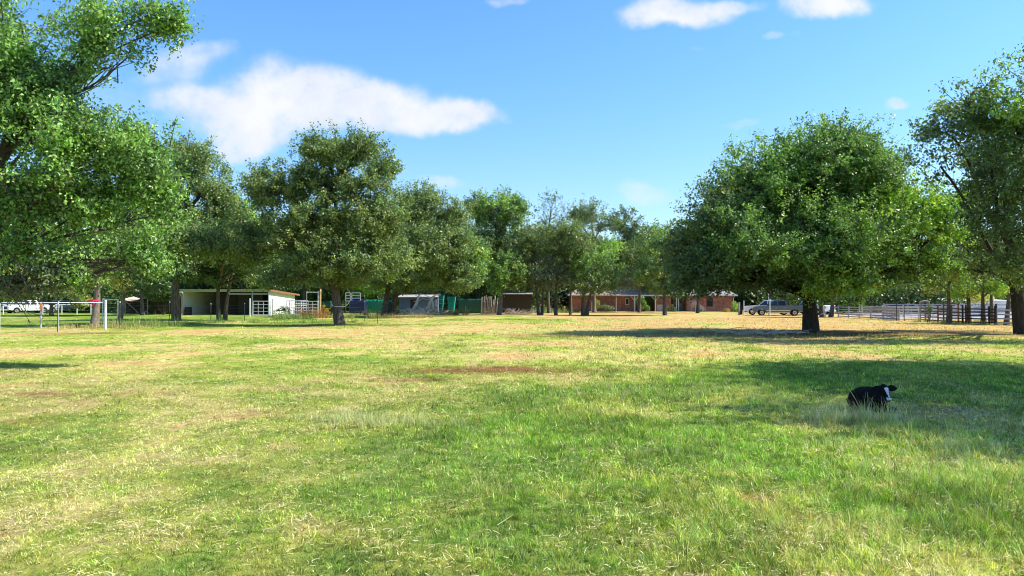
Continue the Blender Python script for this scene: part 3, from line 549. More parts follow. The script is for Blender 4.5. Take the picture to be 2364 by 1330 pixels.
T_('leaning_tree', 'slim tree leaning at the left corner of the brick house', 1317, 95,
   [(1330, 600, 42, 40, 0, 2.4, 'oak'), (1320, 645, 40, 32, 0, 2, 'dark')], tr=.2, seed=48, leaf=.21, c=.8, per=26, gap=.4, bark='palebark')
T_('forked_tree', 'tree forked from the ground with bright low leaves beside the brick wall', 1350, 93,
   [(1375, 620, 62, 45, -1, 2.6, 'elm'), (1340, 560, 42, 50, 0, 2.5, 'oak'), (1415, 638, 34, 28, 0, 1.8, 'elm'), (1360, 662, 70, 24, -1, 2.4, 'oak'), (1440, 655, 40, 20, 0, 1.8, 'grey')], tr=.3, seed=49, leaf=.2, c=.75, per=28, gap=.38, fork=2)
T_('tall_tree', 'tall pale-limbed tree rising behind the forked one', 1372, 116,
   [(1360, 495, 44, 34, 0, 2.6, 'oak'), (1335, 510, 22, 34, 0, 2, 'dark'), (1400, 520, 40, 28, 0, 2.4, 'dark'), (1400, 572, 46, 22, 0, 2.4, 'bright'), (1340, 570, 30, 30, 0, 2, 'oak')], tr=.3, seed=50, leaf=.23, c=.85, per=24, gap=.46, bark='palebark', trunk_top=6)
T_('tall_tree', 'dark tall tree with an upright head behind the house roof', 1450, 128,
   [(1447, 520, 36, 38, 0, 2.8, 'dark'), (1475, 560, 42, 38, 0, 3, 'dark'), (1440, 585, 48, 30, 0, 3, 'dark'), (1490, 600, 50, 30, 0, 3, 'oak')], tr=.3, seed=51, leaf=.26, c=.9, per=28, gap=.4)
T_('slim_tree', 'small-trunked tree in front of the house porch, left of the biggest tree', 1535, 92,
   [(1520, 570, 42, 55, 0, 2.6, 'elm'), (1570, 590, 45, 60, 0, 2.6, 'oak'), (1530, 645, 54, 42, -1, 2.4, 'oak'), (1565, 668, 50, 20, 0, 2, 'dark'), (1495, 625, 38, 30, 0, 2, 'elm')], tr=.26, seed=52, leaf=.2, c=.75, per=28, gap=.37)
# second row filling the tree wall
for (px, D, lob, sd_, lb, pl) in [(330, 92, [(330, 560, 75, 60, 0, 3.5), (280, 610, 70, 50, 0, 3.5), (370, 620, 70, 44, 0, 3)], 401, 'rounded tree behind the ribboned tree, left of the grey oak', 'oak'), (560, 108, [(560, 520, 70, 60, 0, 4), (520, 590, 80, 60, 0, 4), (600, 600, 80, 56, 0, 4)], 402, 'tree showing over the white shed roof between two oaks', 'dark'),
        (700, 106, [(700, 560, 80, 60, 0, 4), (660, 620, 70, 40, 0, 4), (740, 630, 70, 40, 0, 4)], 403, 'tree behind the right end of the white shed', 'oak'), (850, 112, [(860, 560, 80, 60, 0, 4), (830, 630, 80, 36, 0, 4)], 404, 'tree behind the green tarp between the two middle oaks', 'elm'),
        (1100, 110, [(1090, 570, 66, 56, 0, 4), (1110, 630, 70, 44, 0, 4), (1140, 655, 60, 24, 0, 3)], 405, 'dark tree over the shaded tarp left of the plank fence', 'dark'), (1215, 108, [(1210, 580, 60, 56, 0, 3.5), (1225, 640, 70, 34, 0, 3.5)], 406, 'dark tree directly behind the pole shed', 'dark'),
        (1476, 112, [(1476, 600, 50, 40, 0, 3, 'oak'), (1450, 640, 46, 26, 0, 2.6, 'grey'), (1500, 636, 40, 26, 0, 2.6, 'elm')], 407, 'tree in front of the house porch roof', 'oak'), (1240, 118, [(1245, 575, 70, 56, 0, 4, 'oak'), (1200, 620, 60, 50, 0, 4, 'dark')], 411, 'leafy tree far behind the two grey slender trees', 'oak'), (1345, 126, [(1340, 585, 60, 50, 0, 4, 'oak'), (1300, 630, 60, 40, 0, 4, 'dark')], 412, 'leafy tree standing behind the left end of the house', 'oak'), (1400, 130, [(1410, 600, 70, 46, 0, 4, 'elm')], 413, 'green tree behind the chimney side of the roof', 'elm'), (1545, 128, [(1540, 575, 60, 50, 0, 4, 'oak'), (1510, 610, 50, 40, 0, 4, 'elm')], 414, 'leafy tree over the roof just left of the biggest crown', 'oak'),
        (1610, 108, [(1600, 630, 60, 34, 0, 3, 'dark'), (1650, 650, 40, 22, 0, 2.6, 'oak')], 408, 'dark tree over the right part of the house roof', 'dark')]:
    T_('filler_tree' if False else 'yard_tree', lb, px, D, lob, tr=.26, pal=pl, seed=sd_, leaf=.2, c=.8, per=28, gap=.34, limb_r=.7)
# trees on the left, behind the near tree
T_('oak_tree', 'oak with a leaning grey trunk at the left end of the white shed', 408, 69,
   [(440, 370, 62, 55, 0, 3), (380, 430, 62, 70, 0, 3), (440, 560, 100, 54, -11, 4.5), (485, 430, 62, 60, 0, 3), (520, 500, 60, 60, 0, 3), (420, 520, 90, 70, -1, 3), (350, 590, 70, 50, 0, 3), (450, 610, 70, 44, -1, 3, 'dark')], tr=.38, pal='oak', seed=61, leaf=.18, c=.68, per=30, gap=.39)
T_('oak_tree', 'dark oak with twin stems in front of the open white shed', 512, 71,
   [(530, 500, 60, 50, 0, 2.5, 'bright'), (570, 570, 90, 50, -12, 4.5, 'oak'), (500, 570, 75, 60, 0, 3, 'dark'), (560, 600, 60, 50, -1, 2.5, 'oak'), (590, 640, 46, 26, -1, 2), (470, 640, 60, 26, 0, 2.5, 'dark')], tr=.27, pal='oak', seed=62, leaf=.18, c=.68, per=30, gap=.36, fork=2, flare=2.0)
T_('fence_tree', 'tree with a red ribbon tied round its trunk at the pipe fence corner', 217, 52.5,
   [(220, 610, 70, 44, 0, 1.8, 'elm'), (160, 560, 80, 50, 1, 2.2, 'elm'), (290, 570, 62, 60, 1, 2, 'oak'), (300, 480, 70, 60, 2, 2.4, 'elm'), (230, 490, 80, 60, 2, 2.4)], tr=.28, pal='elm', seed=63, leaf=.16, c=.6, per=28, gap=.40, bark='palebark', flare=1.3)
T_('leaning_tree', 'pale leaning trunk with yellow leaves right of the fence corner', 274, 56,
   [(270, 655, 34, 20, -1, 1, 'yellow'), (330, 610, 46, 40, 0, 1.6, 'olive'), (340, 660, 50, 20, 0, 1.6, 'dark')], tr=.21, seed=64, leaf=.15, c=.55, per=20, gap=.45, bark='palebark', lean=.06, flare=1.25)
T_('bushy_tree', 'low olive-green bushy tree beyond the left pipe fence', 120, 88,
   [(90, 655, 70, 32, 0, 3, 'olive'), (180, 650, 60, 34, 0, 3, 'olive'), (190, 700, 30, 18, 0, 1.6, 'olive'), (20, 650, 50, 36, 0, 3, 'olive')], tr=.25, seed=65, leaf=.2, c=.7, per=28, gap=.34)
# right edge: dark leaf colours paint in the crown's unlit face
T_('edge_tree', 'tall dark tree cut by the right edge of the picture', 2364, 41,
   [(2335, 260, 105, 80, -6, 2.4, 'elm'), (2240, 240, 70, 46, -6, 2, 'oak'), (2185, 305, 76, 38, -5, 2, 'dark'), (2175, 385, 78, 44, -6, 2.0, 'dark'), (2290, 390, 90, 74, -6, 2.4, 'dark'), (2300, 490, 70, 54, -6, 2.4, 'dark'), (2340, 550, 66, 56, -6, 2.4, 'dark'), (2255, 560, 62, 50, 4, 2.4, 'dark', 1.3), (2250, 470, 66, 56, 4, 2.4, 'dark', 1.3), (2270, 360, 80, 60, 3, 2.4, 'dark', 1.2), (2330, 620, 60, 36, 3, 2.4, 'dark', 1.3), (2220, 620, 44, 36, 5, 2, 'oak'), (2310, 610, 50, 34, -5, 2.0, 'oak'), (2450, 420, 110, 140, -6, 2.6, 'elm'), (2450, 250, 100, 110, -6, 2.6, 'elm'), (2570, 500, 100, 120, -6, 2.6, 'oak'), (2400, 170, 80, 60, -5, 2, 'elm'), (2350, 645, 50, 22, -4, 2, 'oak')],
   tr=.42, pal='elm', seed=71, leaf=.15, c=.60, per=32, spray=.45, gap=.38, limb_r=.6, trunk_top=2.8, twigs=.35, bark='darkbark')
# off the right edge: its crown shades the calf and the near grass
def wlobe(D, X, Y, Z, rx, rz, ry, pl): Dl = Y; k = F / Dl; return (CX + X * k, HY - (Z - CAMZ) * k, rx * k, rz * k, Y - D, ry, pl)
T_('shade_tree', 'broad tree outside the picture on the right whose shadow falls round the calf', CX + 21 * F / 17.4, 17.4,
   [wlobe(17.4, a[0], a[1] + 2.6, *a[2:]) for a in [(21, 14.8, 10.2, 4.5, 2.8, 4.4, 'elm'), (19.3, 15.4, 10.2, 2.8, 2.2, 3.0, 'elm'), (16.3, 10.6, 10.2, 2.2, 1.7, 2.2, 'elm'), (18.6, 8.2, 10.2, 2.8, 1.8, 2.4, 'elm'), (19.4, 18.8, 10.2, 2.6, 2.2, 3.0, 'elm'), (22.2, 19.8, 10.3, 3.4, 2.4, 3.2, 'elm'), (19.8, 10.8, 10, 3, 2.2, 3, 'elm'), (24.5, 16, 10, 3.4, 2.6, 4, 'elm')]],
   tr=.4, pal='elm', seed=72, leaf=.22, c=.85, per=30, gap=.22, trunk_top=4)
# small trees among the pens at the right
for (px, D, lob, sd_, lb) in [(2190, 60, [(2170, 655, 46, 30, 0, 1.6, 'olive'), (2205, 640, 46, 30, 0, 1.6, 'bright')], 81, 'slender leaning tree, leftmost of the row along the right-hand pens'),
        (2236, 60, [(2238, 660, 38, 34, 0, 1.5, 'olive'), (2215, 675, 30, 20, 0, 1.2, 'bright')], 82, 'second small tree from the left in the row along the right-hand pens'),
        (2270, 59, [(2262, 655, 34, 36, 0, 1.4, 'elm'), (2290, 670, 30, 20, 0, 1.2, 'bright')], 83, 'straight dark-stemmed small tree midway in the row by the right-hand pens'),
        (2290, 62, [(2295, 665, 30, 30, 0, 1.4, 'elm')], 84, 'thin dark small tree, second from the right in the row by the pens'),
        (2322, 57.5, [(2318, 655, 40, 36, 0, 1.5, 'bright'), (2345, 668, 22, 20, 0, 1.2, 'bright')], 85, 'bright-leaved small tree next to the trunk at the right edge')]:
    T_('small_tree', lb, px, D, lob, tr=.2, seed=sd_, leaf=.14, c=.5, per=26, gap=.36, group='small trees by the right-hand pens', trunk_top=2.4, flare=1.5)
T_('slim_tree', 'dark thin-trunked tree close behind the right of the biggest trunk', 1898, 82, [(1880, 640, 50, 40, 0, 2, 'oak')], tr=.25, seed=86, leaf=.19, c=.7, per=24, gap=.36, bark='bark')
T_('slim_tree', 'second dark thin trunk behind the biggest tree, next to the sloping rail', 1917, 81, [(1950, 650, 60, 34, 0, 2, 'elm')], tr=.24, seed=87, leaf=.19, c=.7, per=24, gap=.36, lean=-.03)
# shrubs
def shrub(label, px, D, lobes, pal, seed, leaf=.12, c=.42, name='bush'):
    r = np.random.default_rng(seed); X = gx(px, D); org = np.array([X, D, ghf(X, D)]); root = thing(name, label, 'bush', tuple(org)); stems = MB(); Vs, Cs = [], []
    pc = np.array(PAL[pal])
    for (lx, ly, rx, ry) in lobes:
        s_ = D / F; cn = np.array([(lx - CX) * s_, D, CAMZ - (ly - HY) * s_]); rad = np.array([rx * s_, rx * s_ * .8, ry * s_]); n = int(max(300, rad.prod() * 4.19 / c ** 3 * 60))
        q = unit(r, n) * r.random((n, 1)) ** .4; lp = cn + q * rad; lp = lp[vnoise(lp[:, 0] / .5, lp[:, 1] / .5, lp[:, 2] / .5, seed) > .36]; n = len(lp)
        nm = unit(r, n) + [0, 0, .4]; nm /= np.linalg.norm(nm, axis=1)[:, None]; t = unit(r, n); t -= nm * (t * nm).sum(1)[:, None]; t /= np.linalg.norm(t, axis=1)[:, None]; b = np.cross(nm, t); L = leaf * np.exp(r.normal(0, .25, n))[:, None]; lp = lp - org
        Vs.append(np.stack([lp - t * L * .5, lp + b * L * .3, lp + t * L * .5, lp - b * L * .3], 1).reshape(-1, 3)); Cs.append(np.repeat(pc[r.integers(0, len(pc), n)] * np.exp(r.normal(0, .2, n))[:, None], 4, 0))
        for _ in range(6): stems.tube([tuple(p - org) for p in curve((X + r.normal(0, .1), D, org[2]), cn + unit(r, 1)[0] * rad * .7, r, 3, .1)], [.03, .022, .015, .008], 5, False)
    V = np.vstack(Vs); np_mesh('foliage', V, np.arange(len(V)).reshape(-1, 4), M['leaf'], np.clip(np.vstack(Cs), 0, .6), False, root); stems.build('stems', M['bark'], root)
    return root
shrub('bright green bush at the right corner of the brick house', 1696, 118, [(1696, 707, 9, 12)], 'bright', 91, .14)
shrub('yellow-green shrub against the left part of the brick wall', 1376, 120, [(1376, 702, 10, 16)], 'olive', 92, .14)
shrub('low grey-green shrub left of the porch against the brick wall', 1405, 120, [(1400, 711, 20, 8)], 'grey', 93, .14)
shrub('tall leafy plant in front of the porch opening', 1480, 117, [(1480, 700, 13, 18), (1493, 712, 8, 8)], 'elm', 94, .16)
shrub('dark green bush right of the porch posts', 1556, 119, [(1553, 711, 14, 9)], 'dark', 95, .14)
shrub('dark green weedy bush between the white shed and the pipe panels', 655, 84, [(655, 718, 16, 14), (640, 722, 10, 8)], 'dark', 96, .12)
shrub('light green tree-like bush behind the green tarp', 850, 110, [(850, 660, 40, 28), (830, 672, 20, 16)], 'bright', 97, .18, .5)
shrub('yellow-green bush behind the pens at the far right', 2262, 84, [(2262, 688, 32, 14)], 'yellow', 98, .15, .5)
shrub('dark thorny bush hiding the fence between the pens', 2142, 63, [(2146, 715, 8, 16)], 'dark', 99, .1)
shrub('dark evergreen thicket between the collapsed shed and the white shed', 378, 97, [(368, 672, 40, 26), (395, 680, 26, 16)], 'dark', 100, .16, .5)

# near tree at the left edge: big leaves, drooping boughs
near = T_('near_tree', 'nearest leafy tree hanging in from the left edge over the fence', -60, 21.5,
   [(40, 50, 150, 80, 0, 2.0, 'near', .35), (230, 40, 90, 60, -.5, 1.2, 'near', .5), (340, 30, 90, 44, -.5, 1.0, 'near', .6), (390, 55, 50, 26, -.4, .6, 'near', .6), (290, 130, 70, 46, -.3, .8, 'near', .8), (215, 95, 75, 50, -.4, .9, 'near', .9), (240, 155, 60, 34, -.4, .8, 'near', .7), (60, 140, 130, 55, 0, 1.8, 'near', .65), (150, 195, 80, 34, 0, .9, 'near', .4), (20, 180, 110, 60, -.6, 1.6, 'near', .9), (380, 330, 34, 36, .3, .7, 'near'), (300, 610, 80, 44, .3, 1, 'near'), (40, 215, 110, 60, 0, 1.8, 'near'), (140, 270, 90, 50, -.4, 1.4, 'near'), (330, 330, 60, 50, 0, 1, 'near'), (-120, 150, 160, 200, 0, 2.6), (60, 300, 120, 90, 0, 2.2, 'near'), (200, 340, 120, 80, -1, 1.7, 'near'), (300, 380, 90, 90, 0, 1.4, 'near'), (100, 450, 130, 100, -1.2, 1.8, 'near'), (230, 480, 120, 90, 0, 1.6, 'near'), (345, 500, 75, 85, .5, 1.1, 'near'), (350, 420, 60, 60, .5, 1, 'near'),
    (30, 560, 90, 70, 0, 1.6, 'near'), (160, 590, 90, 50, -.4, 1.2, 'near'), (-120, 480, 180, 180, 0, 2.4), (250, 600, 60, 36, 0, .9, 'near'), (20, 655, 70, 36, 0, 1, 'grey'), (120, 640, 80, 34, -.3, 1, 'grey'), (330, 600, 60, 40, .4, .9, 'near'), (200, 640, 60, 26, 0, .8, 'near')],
   tr=.30, pal='near', seed=101, leaf=.10, c=.42, per=30, spray=.30, gap=.47, trunk_top=2.5, twigs=.6, sub=(.40, .62), foldup=.2, fray=1.3, limb_r=.42)
# dead hanging twigs below it
def hanging_twigs():
    mb = MB(); r = np.random.default_rng(9); D = 20.5; org = np.array(near.location)
    def P(px, py, d=0): return np.array([gx(px, D + d), D + d, gz(py, D + d)])
    for (pts, w) in [([(5, 640), (25, 680), (50, 712), (66, 738)], .018), ([(20, 660), (45, 690), (62, 722), (78, 724), (110, 731)], .012), ([(60, 660), (78, 690), (84, 712)], .011), ([(110, 620), (150, 660), (175, 690)], .012), ([(40, 600), (70, 650), (100, 700), (108, 724)], .014), ([(130, 560), (160, 600), (190, 650)], .012), ([(0, 560), (40, 610), (60, 660), (66, 700)], .018), ([(80, 520), (110, 570), (140, 600), (150, 640)], .015)]:
        q = [P(a, b, r.normal(0, .15)) - org for a, b in pts]; mb.tube([tuple(p) for p in q], [w * (1 - .7 * i / (len(q) - 1)) for i in range(len(q))], 5)
        for k in range(1, len(q)):
            for _ in range(3):
                e = q[k] + r.normal(0, .13, 3) + [.08, 0, -.12]; mb.tube([tuple(q[k]), tuple((q[k] + e) / 2 + r.normal(0, .02, 3)), tuple(e)], [w * .5, w * .35, w * .15], 4)
    mb.build('dead_twigs', M['bark'], near)
    lb = MB()
    for _ in range(0):
        a = P(r.uniform(-40, 330), r.uniform(20, 640), r.uniform(-1, .3)); b = a + np.array([r.normal(.35, .35), r.normal(0, .3), r.normal(-.25, .35)])
        lb.tube([tuple(p - org) for p in curve(a, b, r, 4, .1)], [.016, .013, .010, .007, .004], 4)
hanging_twigs()

# ------------------------------------------------------------ woods behind everything
protos = []
for k, (pl, sd_) in enumerate([('oak', 201), ('dark', 202), ('elm', 203), ('grey', 204)]):
    px, D = 1182 + 300 * k, 150
    protos.append(T_('background_tree', 'green tree in the woods closing off the view behind the buildings', px, D,
        [(px, 590, 60, 50, 0, 4.5, pl), (px - 50, 630, 50, 40, 0, 4, 'dark'), (px + 50, 625, 50, 42, 0, 4, pl), (px, 665, 85, 34, -2, 4.5, 'dark' if k % 2 else pl), (px + 20, 560, 40, 30, 0, 3.5, pl)],
        tr=.4, pal=pl, seed=sd_, leaf=.30, c=1.15, per=24, gap=.30, group='trees of the woods behind', twigs=.1))
def copy_thing(o, loc, rz=0, sc=1.0, label=None):
    c_ = o.copy(); COL.objects.link(c_); c_.location = loc; c_.rotation_euler = (0, 0, rz); c_.scale = (sc, sc, sc)
    if label: c_['label'] = label
    for ch in list(o.children):
        d = ch.copy(); COL.objects.link(d); d.parent = c_
        for g in ch.children:
            e = g.copy(); COL.objects.link(e); e.parent = d
    return c_
rb = random.Random(5)
spots = []
for i in range(30):
    px = -300 + i * 100 + rb.uniform(-25, 25); D = rb.uniform(132, 165); spots.append((px, D, rb.uniform(.8, 1.12)))
for i in range(12): spots.append((1480 + i * 78 + rb.uniform(-10, 10), rb.uniform(124, 132), rb.uniform(.62, .8)))
for i in range(9): spots.append((-120 + i * 92, rb.uniform(112, 122), rb.uniform(.6, .8)))
for i, (px, D, s_) in enumerate(spots):
    X = gx(px, D); o = protos[i] if i < 4 else protos[rb.randrange(4)]
    if i < 4: o.location = (X, D, 0); o.scale = (s_, s_, s_)
    else: copy_thing(o, (X, D, 0), rb.uniform(0, 6.28), s_)
print('leaves', NL, 'tree time', time.time() - t0)
# ------------------------------------------------------------ calf (one continuous body)
def calf():
    D = 13.1; X = gx(2012, D); z0 = ghf(X, D); root = thing('calf', 'black calf with a white face blaze lying in the tall grass', 'calf', (X, D, z0), 0)
    bm = bmesh.new()
    def ball(c, r, rot=None):
        m_ = Matrix.Translation(c) @ (rot.to_matrix().to_4x4() if rot else Matrix()) @ Matrix.Diagonal((*r, 1)); bmesh.ops.create_icosphere(bm, subdivisions=3, radius=1, matrix=m_)
    def limb(pts, n=9):
        for (a, ra), (b, rb_) in zip(pts[:-1], pts[1:]):
            for i in range(n + 1):
                f = i / n; p = Vector(a).lerp(Vector(b), f); q = ra + (rb_ - ra) * f; ball(p, (q, q, q))
    limb([((-.10, .32, .18), .165), ((-.06, .22, .215), .185), ((.0, .10, .23), .185), ((.07, .0, .225), .165), ((.10, -.07, .21), .125)])
    ball((-.10, .28, .13), (.16, .16, .15)); ball((.0, .12, .13), (.2, .2, .13))
    limb([((.05, .02, .28), .115), ((.10, -.03, .34), .098), ((.145, -.07, .385), .078)])           # neck
    ball((.155, -.085, .405), (.075, .085, .068))                                                    # skull
    limb([((.158, -.10, .395), .070), ((.165, -.15, .335), .056), ((.170, -.20, .265), .044), ((.172, -.225, .232), .045)])   # muzzle
    ball((.172, -.222, .225), (.050, .038, .038)); ball((.158, -.07, .455), (.040, .040, .026))      # nose, poll tuft
    ball((.118, -.115, .385), (.03, .03, .032)); ball((.20, -.115, .385), (.03, .03, .032))           # brows
    for s, e in ((1, Vector((.395, -.05, .395))), (-1, Vector((-.03, -.03, .36)))):                 # ears: broad leaf shapes
        a = Vector((.155 + .065 * s, -.075, .405))
        for i in range(13):
            f = i / 12; w = .018 + .046 * math.sin(math.pi * min(1, f * .93 + .07)) ** .8 * (1 if f < .75 else 1 - (f - .75) * 2.2); p = a.lerp(e, f); ball(p, (.02, .012, max(.012, w)))
    limb([((.13, -.03, .12), .068), ((.22, -.14, .07), .045), ((.28, -.24, .05), .036)]); limb([((.28, -.24, .05), .036), ((.20, -.27, .035), .026), ((.12, -.25, .03), .027)])   # folded fore leg
    limb([((.04, -.04, .12), .066), ((.05, -.18, .07), .044), ((.06, -.27, .05), .035)]); limb([((.06, -.27, .05), .035), ((.0, -.25, .035), .026), ((-.05, -.2, .03), .027)])
    limb([((-.14, .26, .14), .13), ((-.10, .06, .09), .075), ((-.16, -.06, .06), .045)]); limb([((-.16, -.06, .05), .040), ((-.04, -.12, .035), .028), ((.03, -.14, .03), .028)])   # hind leg folded forward
    me = bpy.data.meshes.new('body'); bm.to_mesh(me); bm.free(); o = bpy.data.objects.new('body', me); COL.objects.link(o)
    md = o.modifiers.new('r', 'REMESH'); md.mode = 'VOXEL'; md.voxel_size = .0085; sm = o.modifiers.new('s', 'SMOOTH'); sm.iterations = 5; sm.factor = .5
    dg = bpy.context.evaluated_depsgraph_get(); me2 = bpy.data.meshes.new_from_object(o.evaluated_get(dg)); o.modifiers.clear(); o.data = me2; me2.name = 'body'; me2.polygons.foreach_set('use_smooth', [True] * len(me2.polygons))
    n = len(me2.vertices); co = np.zeros(n * 3, dtype=np.float32); me2.vertices.foreach_get('co', co); co = co.reshape(-1, 3); no = np.zeros(n * 3, dtype=np.float32); me2.vertices.foreach_get('normal', no); no = no.reshape(-1, 3)
    f = np.clip((co[:, 2] - .25) / (.435 - .25), 0, 1); cx = .168 - .006 * f; w = .007 + .040 * f ** 1.6; w = w + .004 * np.sin(co[:, 2] * 160)
    head = (co[:, 1] < -.06) & (co[:, 2] > .19) & (co[:, 0] > .08) & (co[:, 0] < .25)
    bl = head & (np.abs(co[:, 0] - cx) < w) & (co[:, 2] > .25) & (co[:, 2] < .430 - .35 * np.abs(co[:, 0] - cx)) & (no[:, 1] < -.1)
    mz = head & (co[:, 2] <= .262) & (co[:, 2] > .222) & (no[:, 1] < -.05) & (np.abs(co[:, 0] - .172) < .042)
    C = np.full((n, 3), .006); C[co[:, 2] < .04] = .014; C[bl | mz] = (.66, .66, .70); ns = head & (co[:, 1] < -.235) & (co[:, 2] <= .225); C[ns] = (.06, .045, .045)
    a = me2.color_attributes.new('Col', 'FLOAT_COLOR', 'POINT'); c4 = np.ones((n, 4), dtype=np.float32); c4[:, :3] = C; a.data.foreach_set('color', c4.ravel())
    hide = mat('calf_hide', attr=True, rough=.75, spec=.12, var=.25, vscale=40, bump=.35, bscale=120); me2.materials.clear(); me2.materials.append(hide); o.parent = root
    bpy.data.meshes.remove(me)
    for s in (-1, 1):
        e = MB(); bm = bmesh.new(); bmesh.ops.create_uvsphere(bm, u_segments=10, v_segments=8, radius=.013, matrix=Matrix.Translation((.160 + .060 * s, -.132, .372))); m3 = bpy.data.meshes.new('eye'); bm.to_mesh(m3); bm.free(); m3.materials.append(M['glass']); eo = bpy.data.objects.new('eye', m3); COL.objects.link(eo); eo.parent = root
    t = MB(); t.tube([(-.18, .42, .24), (-.28, .36, .15), (-.28, .24, .06), (-.24, .12, .03)], [.022, .016, .013, .02], 6); t.build('tail', hide_plain, root, True)
hide_plain = mat('black_hair', (.006, .006, .006), .8, .1)
calf()

# ------------------------------------------------------------ pickup trucks (nose towards -X)
def pickup(label, paint, loc, rz, group):
    root = thing('pickup_truck', label, 'pickup truck', loc, rz, group)
    L, W2 = 5.85, .98
    def arch(cx, r, n=9, z0=.45): return [(cx + r * math.cos(math.pi - math.pi * i / n), z0 - .08 + r * math.sin(math.pi * i / n)) for i in range(n + 1)]
    xf, xr = -1.92, 1.78
    prof = [(-2.95, .45)] + [(-2.45, .42)] + arch(xf, .47) + [(-1.4, .40), (1.25, .40)] + arch(xr, .47) + [(2.3, .50), (2.9, .55), (2.92, 1.10), (2.86, 1.22), (.98, 1.20), (-1.25, 1.17), (-1.45, 1.17), (-2.55, 1.10), (-2.90, .98), (-2.97, .80)]
    prof = [(-2.97, .52), (-2.42, .45)] + arch(xf, .47)[0:] + [(-1.42, .40), (1.28, .40)] + arch(xr, .47) + prof[prof.index((2.3, .50)):]
    b = MB(); b.prism(prof, -W2, W2); b.build('body', paint, root, bevel=.035)
    c = MB(); base = [(-1.30, 1.16), (1.00, 1.16)]; top = [(-.62, 1.78), (.78, 1.80)]
    # tapered cab
    vs = []
    for y, ins in ((-1, 0), (1, 0)): pass
    def cab(x0, x1, X0, X1, z0, z1, w0, w1): return [(x0, -w0, z0), (x1, -w0, z0), (x1, w0, z0), (x0, w0, z0), (X0, -w1, z1), (X1, -w1, z1), (X1, w1, z1), (X0, w1, z1)]
    c.add(cab(-1.32, 1.02, -.50, .84, 1.15, 1.83, .95, .80), [(0, 3, 2, 1), (4, 5, 6, 7), (0, 1, 5, 4), (1, 2, 6, 5), (2, 3, 7, 6), (3, 0, 4, 7)]); c.build('cab', paint, root, bevel=.05)
    def side_pt(x, z, s): f = (z - 1.15) / .68; return (x, s * (.95 - .15 * f + .006), z)
    for s in (-1, 1):
        for (x0, x1, X0, X1) in ((-1.02, -.16, -.50, -.16), (-.06, .78, -.06, .70)):
            w = MB(); pts = [side_pt(x0, 1.23, s), side_pt(x1, 1.23, s), side_pt(X1, 1.73, s), side_pt(X0, 1.73, s)]; q = [(x, y - s * .02, z) for x, y, z in pts]
            w.add(pts + q, [(0, 1, 2, 3), (7, 6, 5, 4), (0, 4, 5, 1), (1, 5, 6, 2), (2, 6, 7, 3), (3, 7, 4, 0)]); w.build('side_window', M['glass'], root)
        for x in (-.12, .92):
            d = MB(); d.box(x - .008, s * .982 - .004, .5, x + .008, s * .982 + .004, 1.14); d.build('door_gap', M['black'], root)
        for x in (-.28, .62):
            d = MB(); d.box(x - .09, s * .98 - .02, 1.0, x + .09, s * .98 + .02, 1.03); d.build('door_handle', M['chrome'], root, bevel=.006)
        m_ = MB(); m_.box(-1.02, s * 1.0 - .04 + s * .1, 1.20, -.90, s * 1.0 + .04 + s * .1, 1.42); m_.beam((-.96, s * .92, 1.24), (-.96, s * 1.08, 1.27), .04, .04); m_.build('side_mirror', M['black'], root, bevel=.015)
        t_ = MB(); t_.box(-1.4, s * .985 - .012, .60, 1.27, s * .985 + .012, .66); t_.build('side_trim', M['chrome'], root)
        h = MB(); h.box(-2.985, s * .72 - .17, .83, -2.86, s * .72 + .17, 1.0); h.build('headlight', M['headlight'], root, bevel=.02)
        k = MB(); k.box(2.86, s * .90 - .075, .78, 2.945, s * .90 + .085, 1.14); k.build('taillight', M['taillight'], root, bevel=.015)
        k = MB(); k.beam((-1.3, s * .96, .36), (1.2, s * .96, .36), .14, .04); k.build('running_board', M['chrome'], root)
        for x in (xf, xr):
            y0, y1 = s * .74, s * .99; bw = bmesh.new()
            def cyl(r1, ya, yb, n=24):
                m4 = MB(); m4.tube([(x, ya, .37), (x, yb, .37)], r1, n); return m4
            ty = cyl(.37, y0, y1, 28); t0_ = ty.build('tyre', M['black'], root, bevel=.02)
            rm = cyl(.225, s * .985, s * 1.0, 20); wr = rm.build('rim', M['rim'], t0_)
            hb = MB(); hb.tube([(x, s * .99, .37), (x, s * 1.025, .37)], .055, 10)
            for a in range(6):
                t5 = a * math.pi / 3; hb.beam((x, s * 1.004, .37), (x + .2 * math.cos(t5), s * 1.004, .37 + .2 * math.sin(t5)), .012, .035)
            hb.build('wheel_hub', M['tpost'], t0_)
    ws = MB(); ws.add([(-1.235, -.80, 1.24), (-1.235, .80, 1.24), (-.60, .71, 1.765), (-.60, -.71, 1.765), (-1.21, -.80, 1.22), (-1.21, .80, 1.22), (-.57, .71, 1.75), (-.57, -.71, 1.75)], [(0, 1, 2, 3), (7, 6, 5, 4), (0, 4, 5, 1), (1, 5, 6, 2), (2, 6, 7, 3), (3, 7, 4, 0)])
    for v_ in range(len(ws.v)): x, y, z = ws.v[v_]; ws.v[v_] = (x - .02, y, z + .02)
    ws.build('windshield', M['glass'], root)
    rw = MB(); rw.box(.955, -.62, 1.28, .985, .62, 1.66); rw.build('rear_window', M['glass'], root)
    g = MB(); g.box(-3.0, -.52, .62, -2.90, .52, .98); g.build('grille', M['black'], root, bevel=.02)
    for x0, x1 in ((-3.12, -2.92), (2.90, 3.08)):
        bp = MB(); bp.box(x0, -.95, .42, x1, .95, .60); bp.build('bumper', M['chrome'], root, bevel=.03)
    bd = MB(); bd.box(1.08, -.84, 1.205, 2.80, .84, 1.225); bd.build('bed_cover', M['black'], root)
    tg = MB(); tg.box(2.915, -.72, .66, 2.935, .72, 1.16); tg.build('tailgate', paint, root, bevel=.006)
    return root
G_ = 'pickup trucks parked beside the brick house'
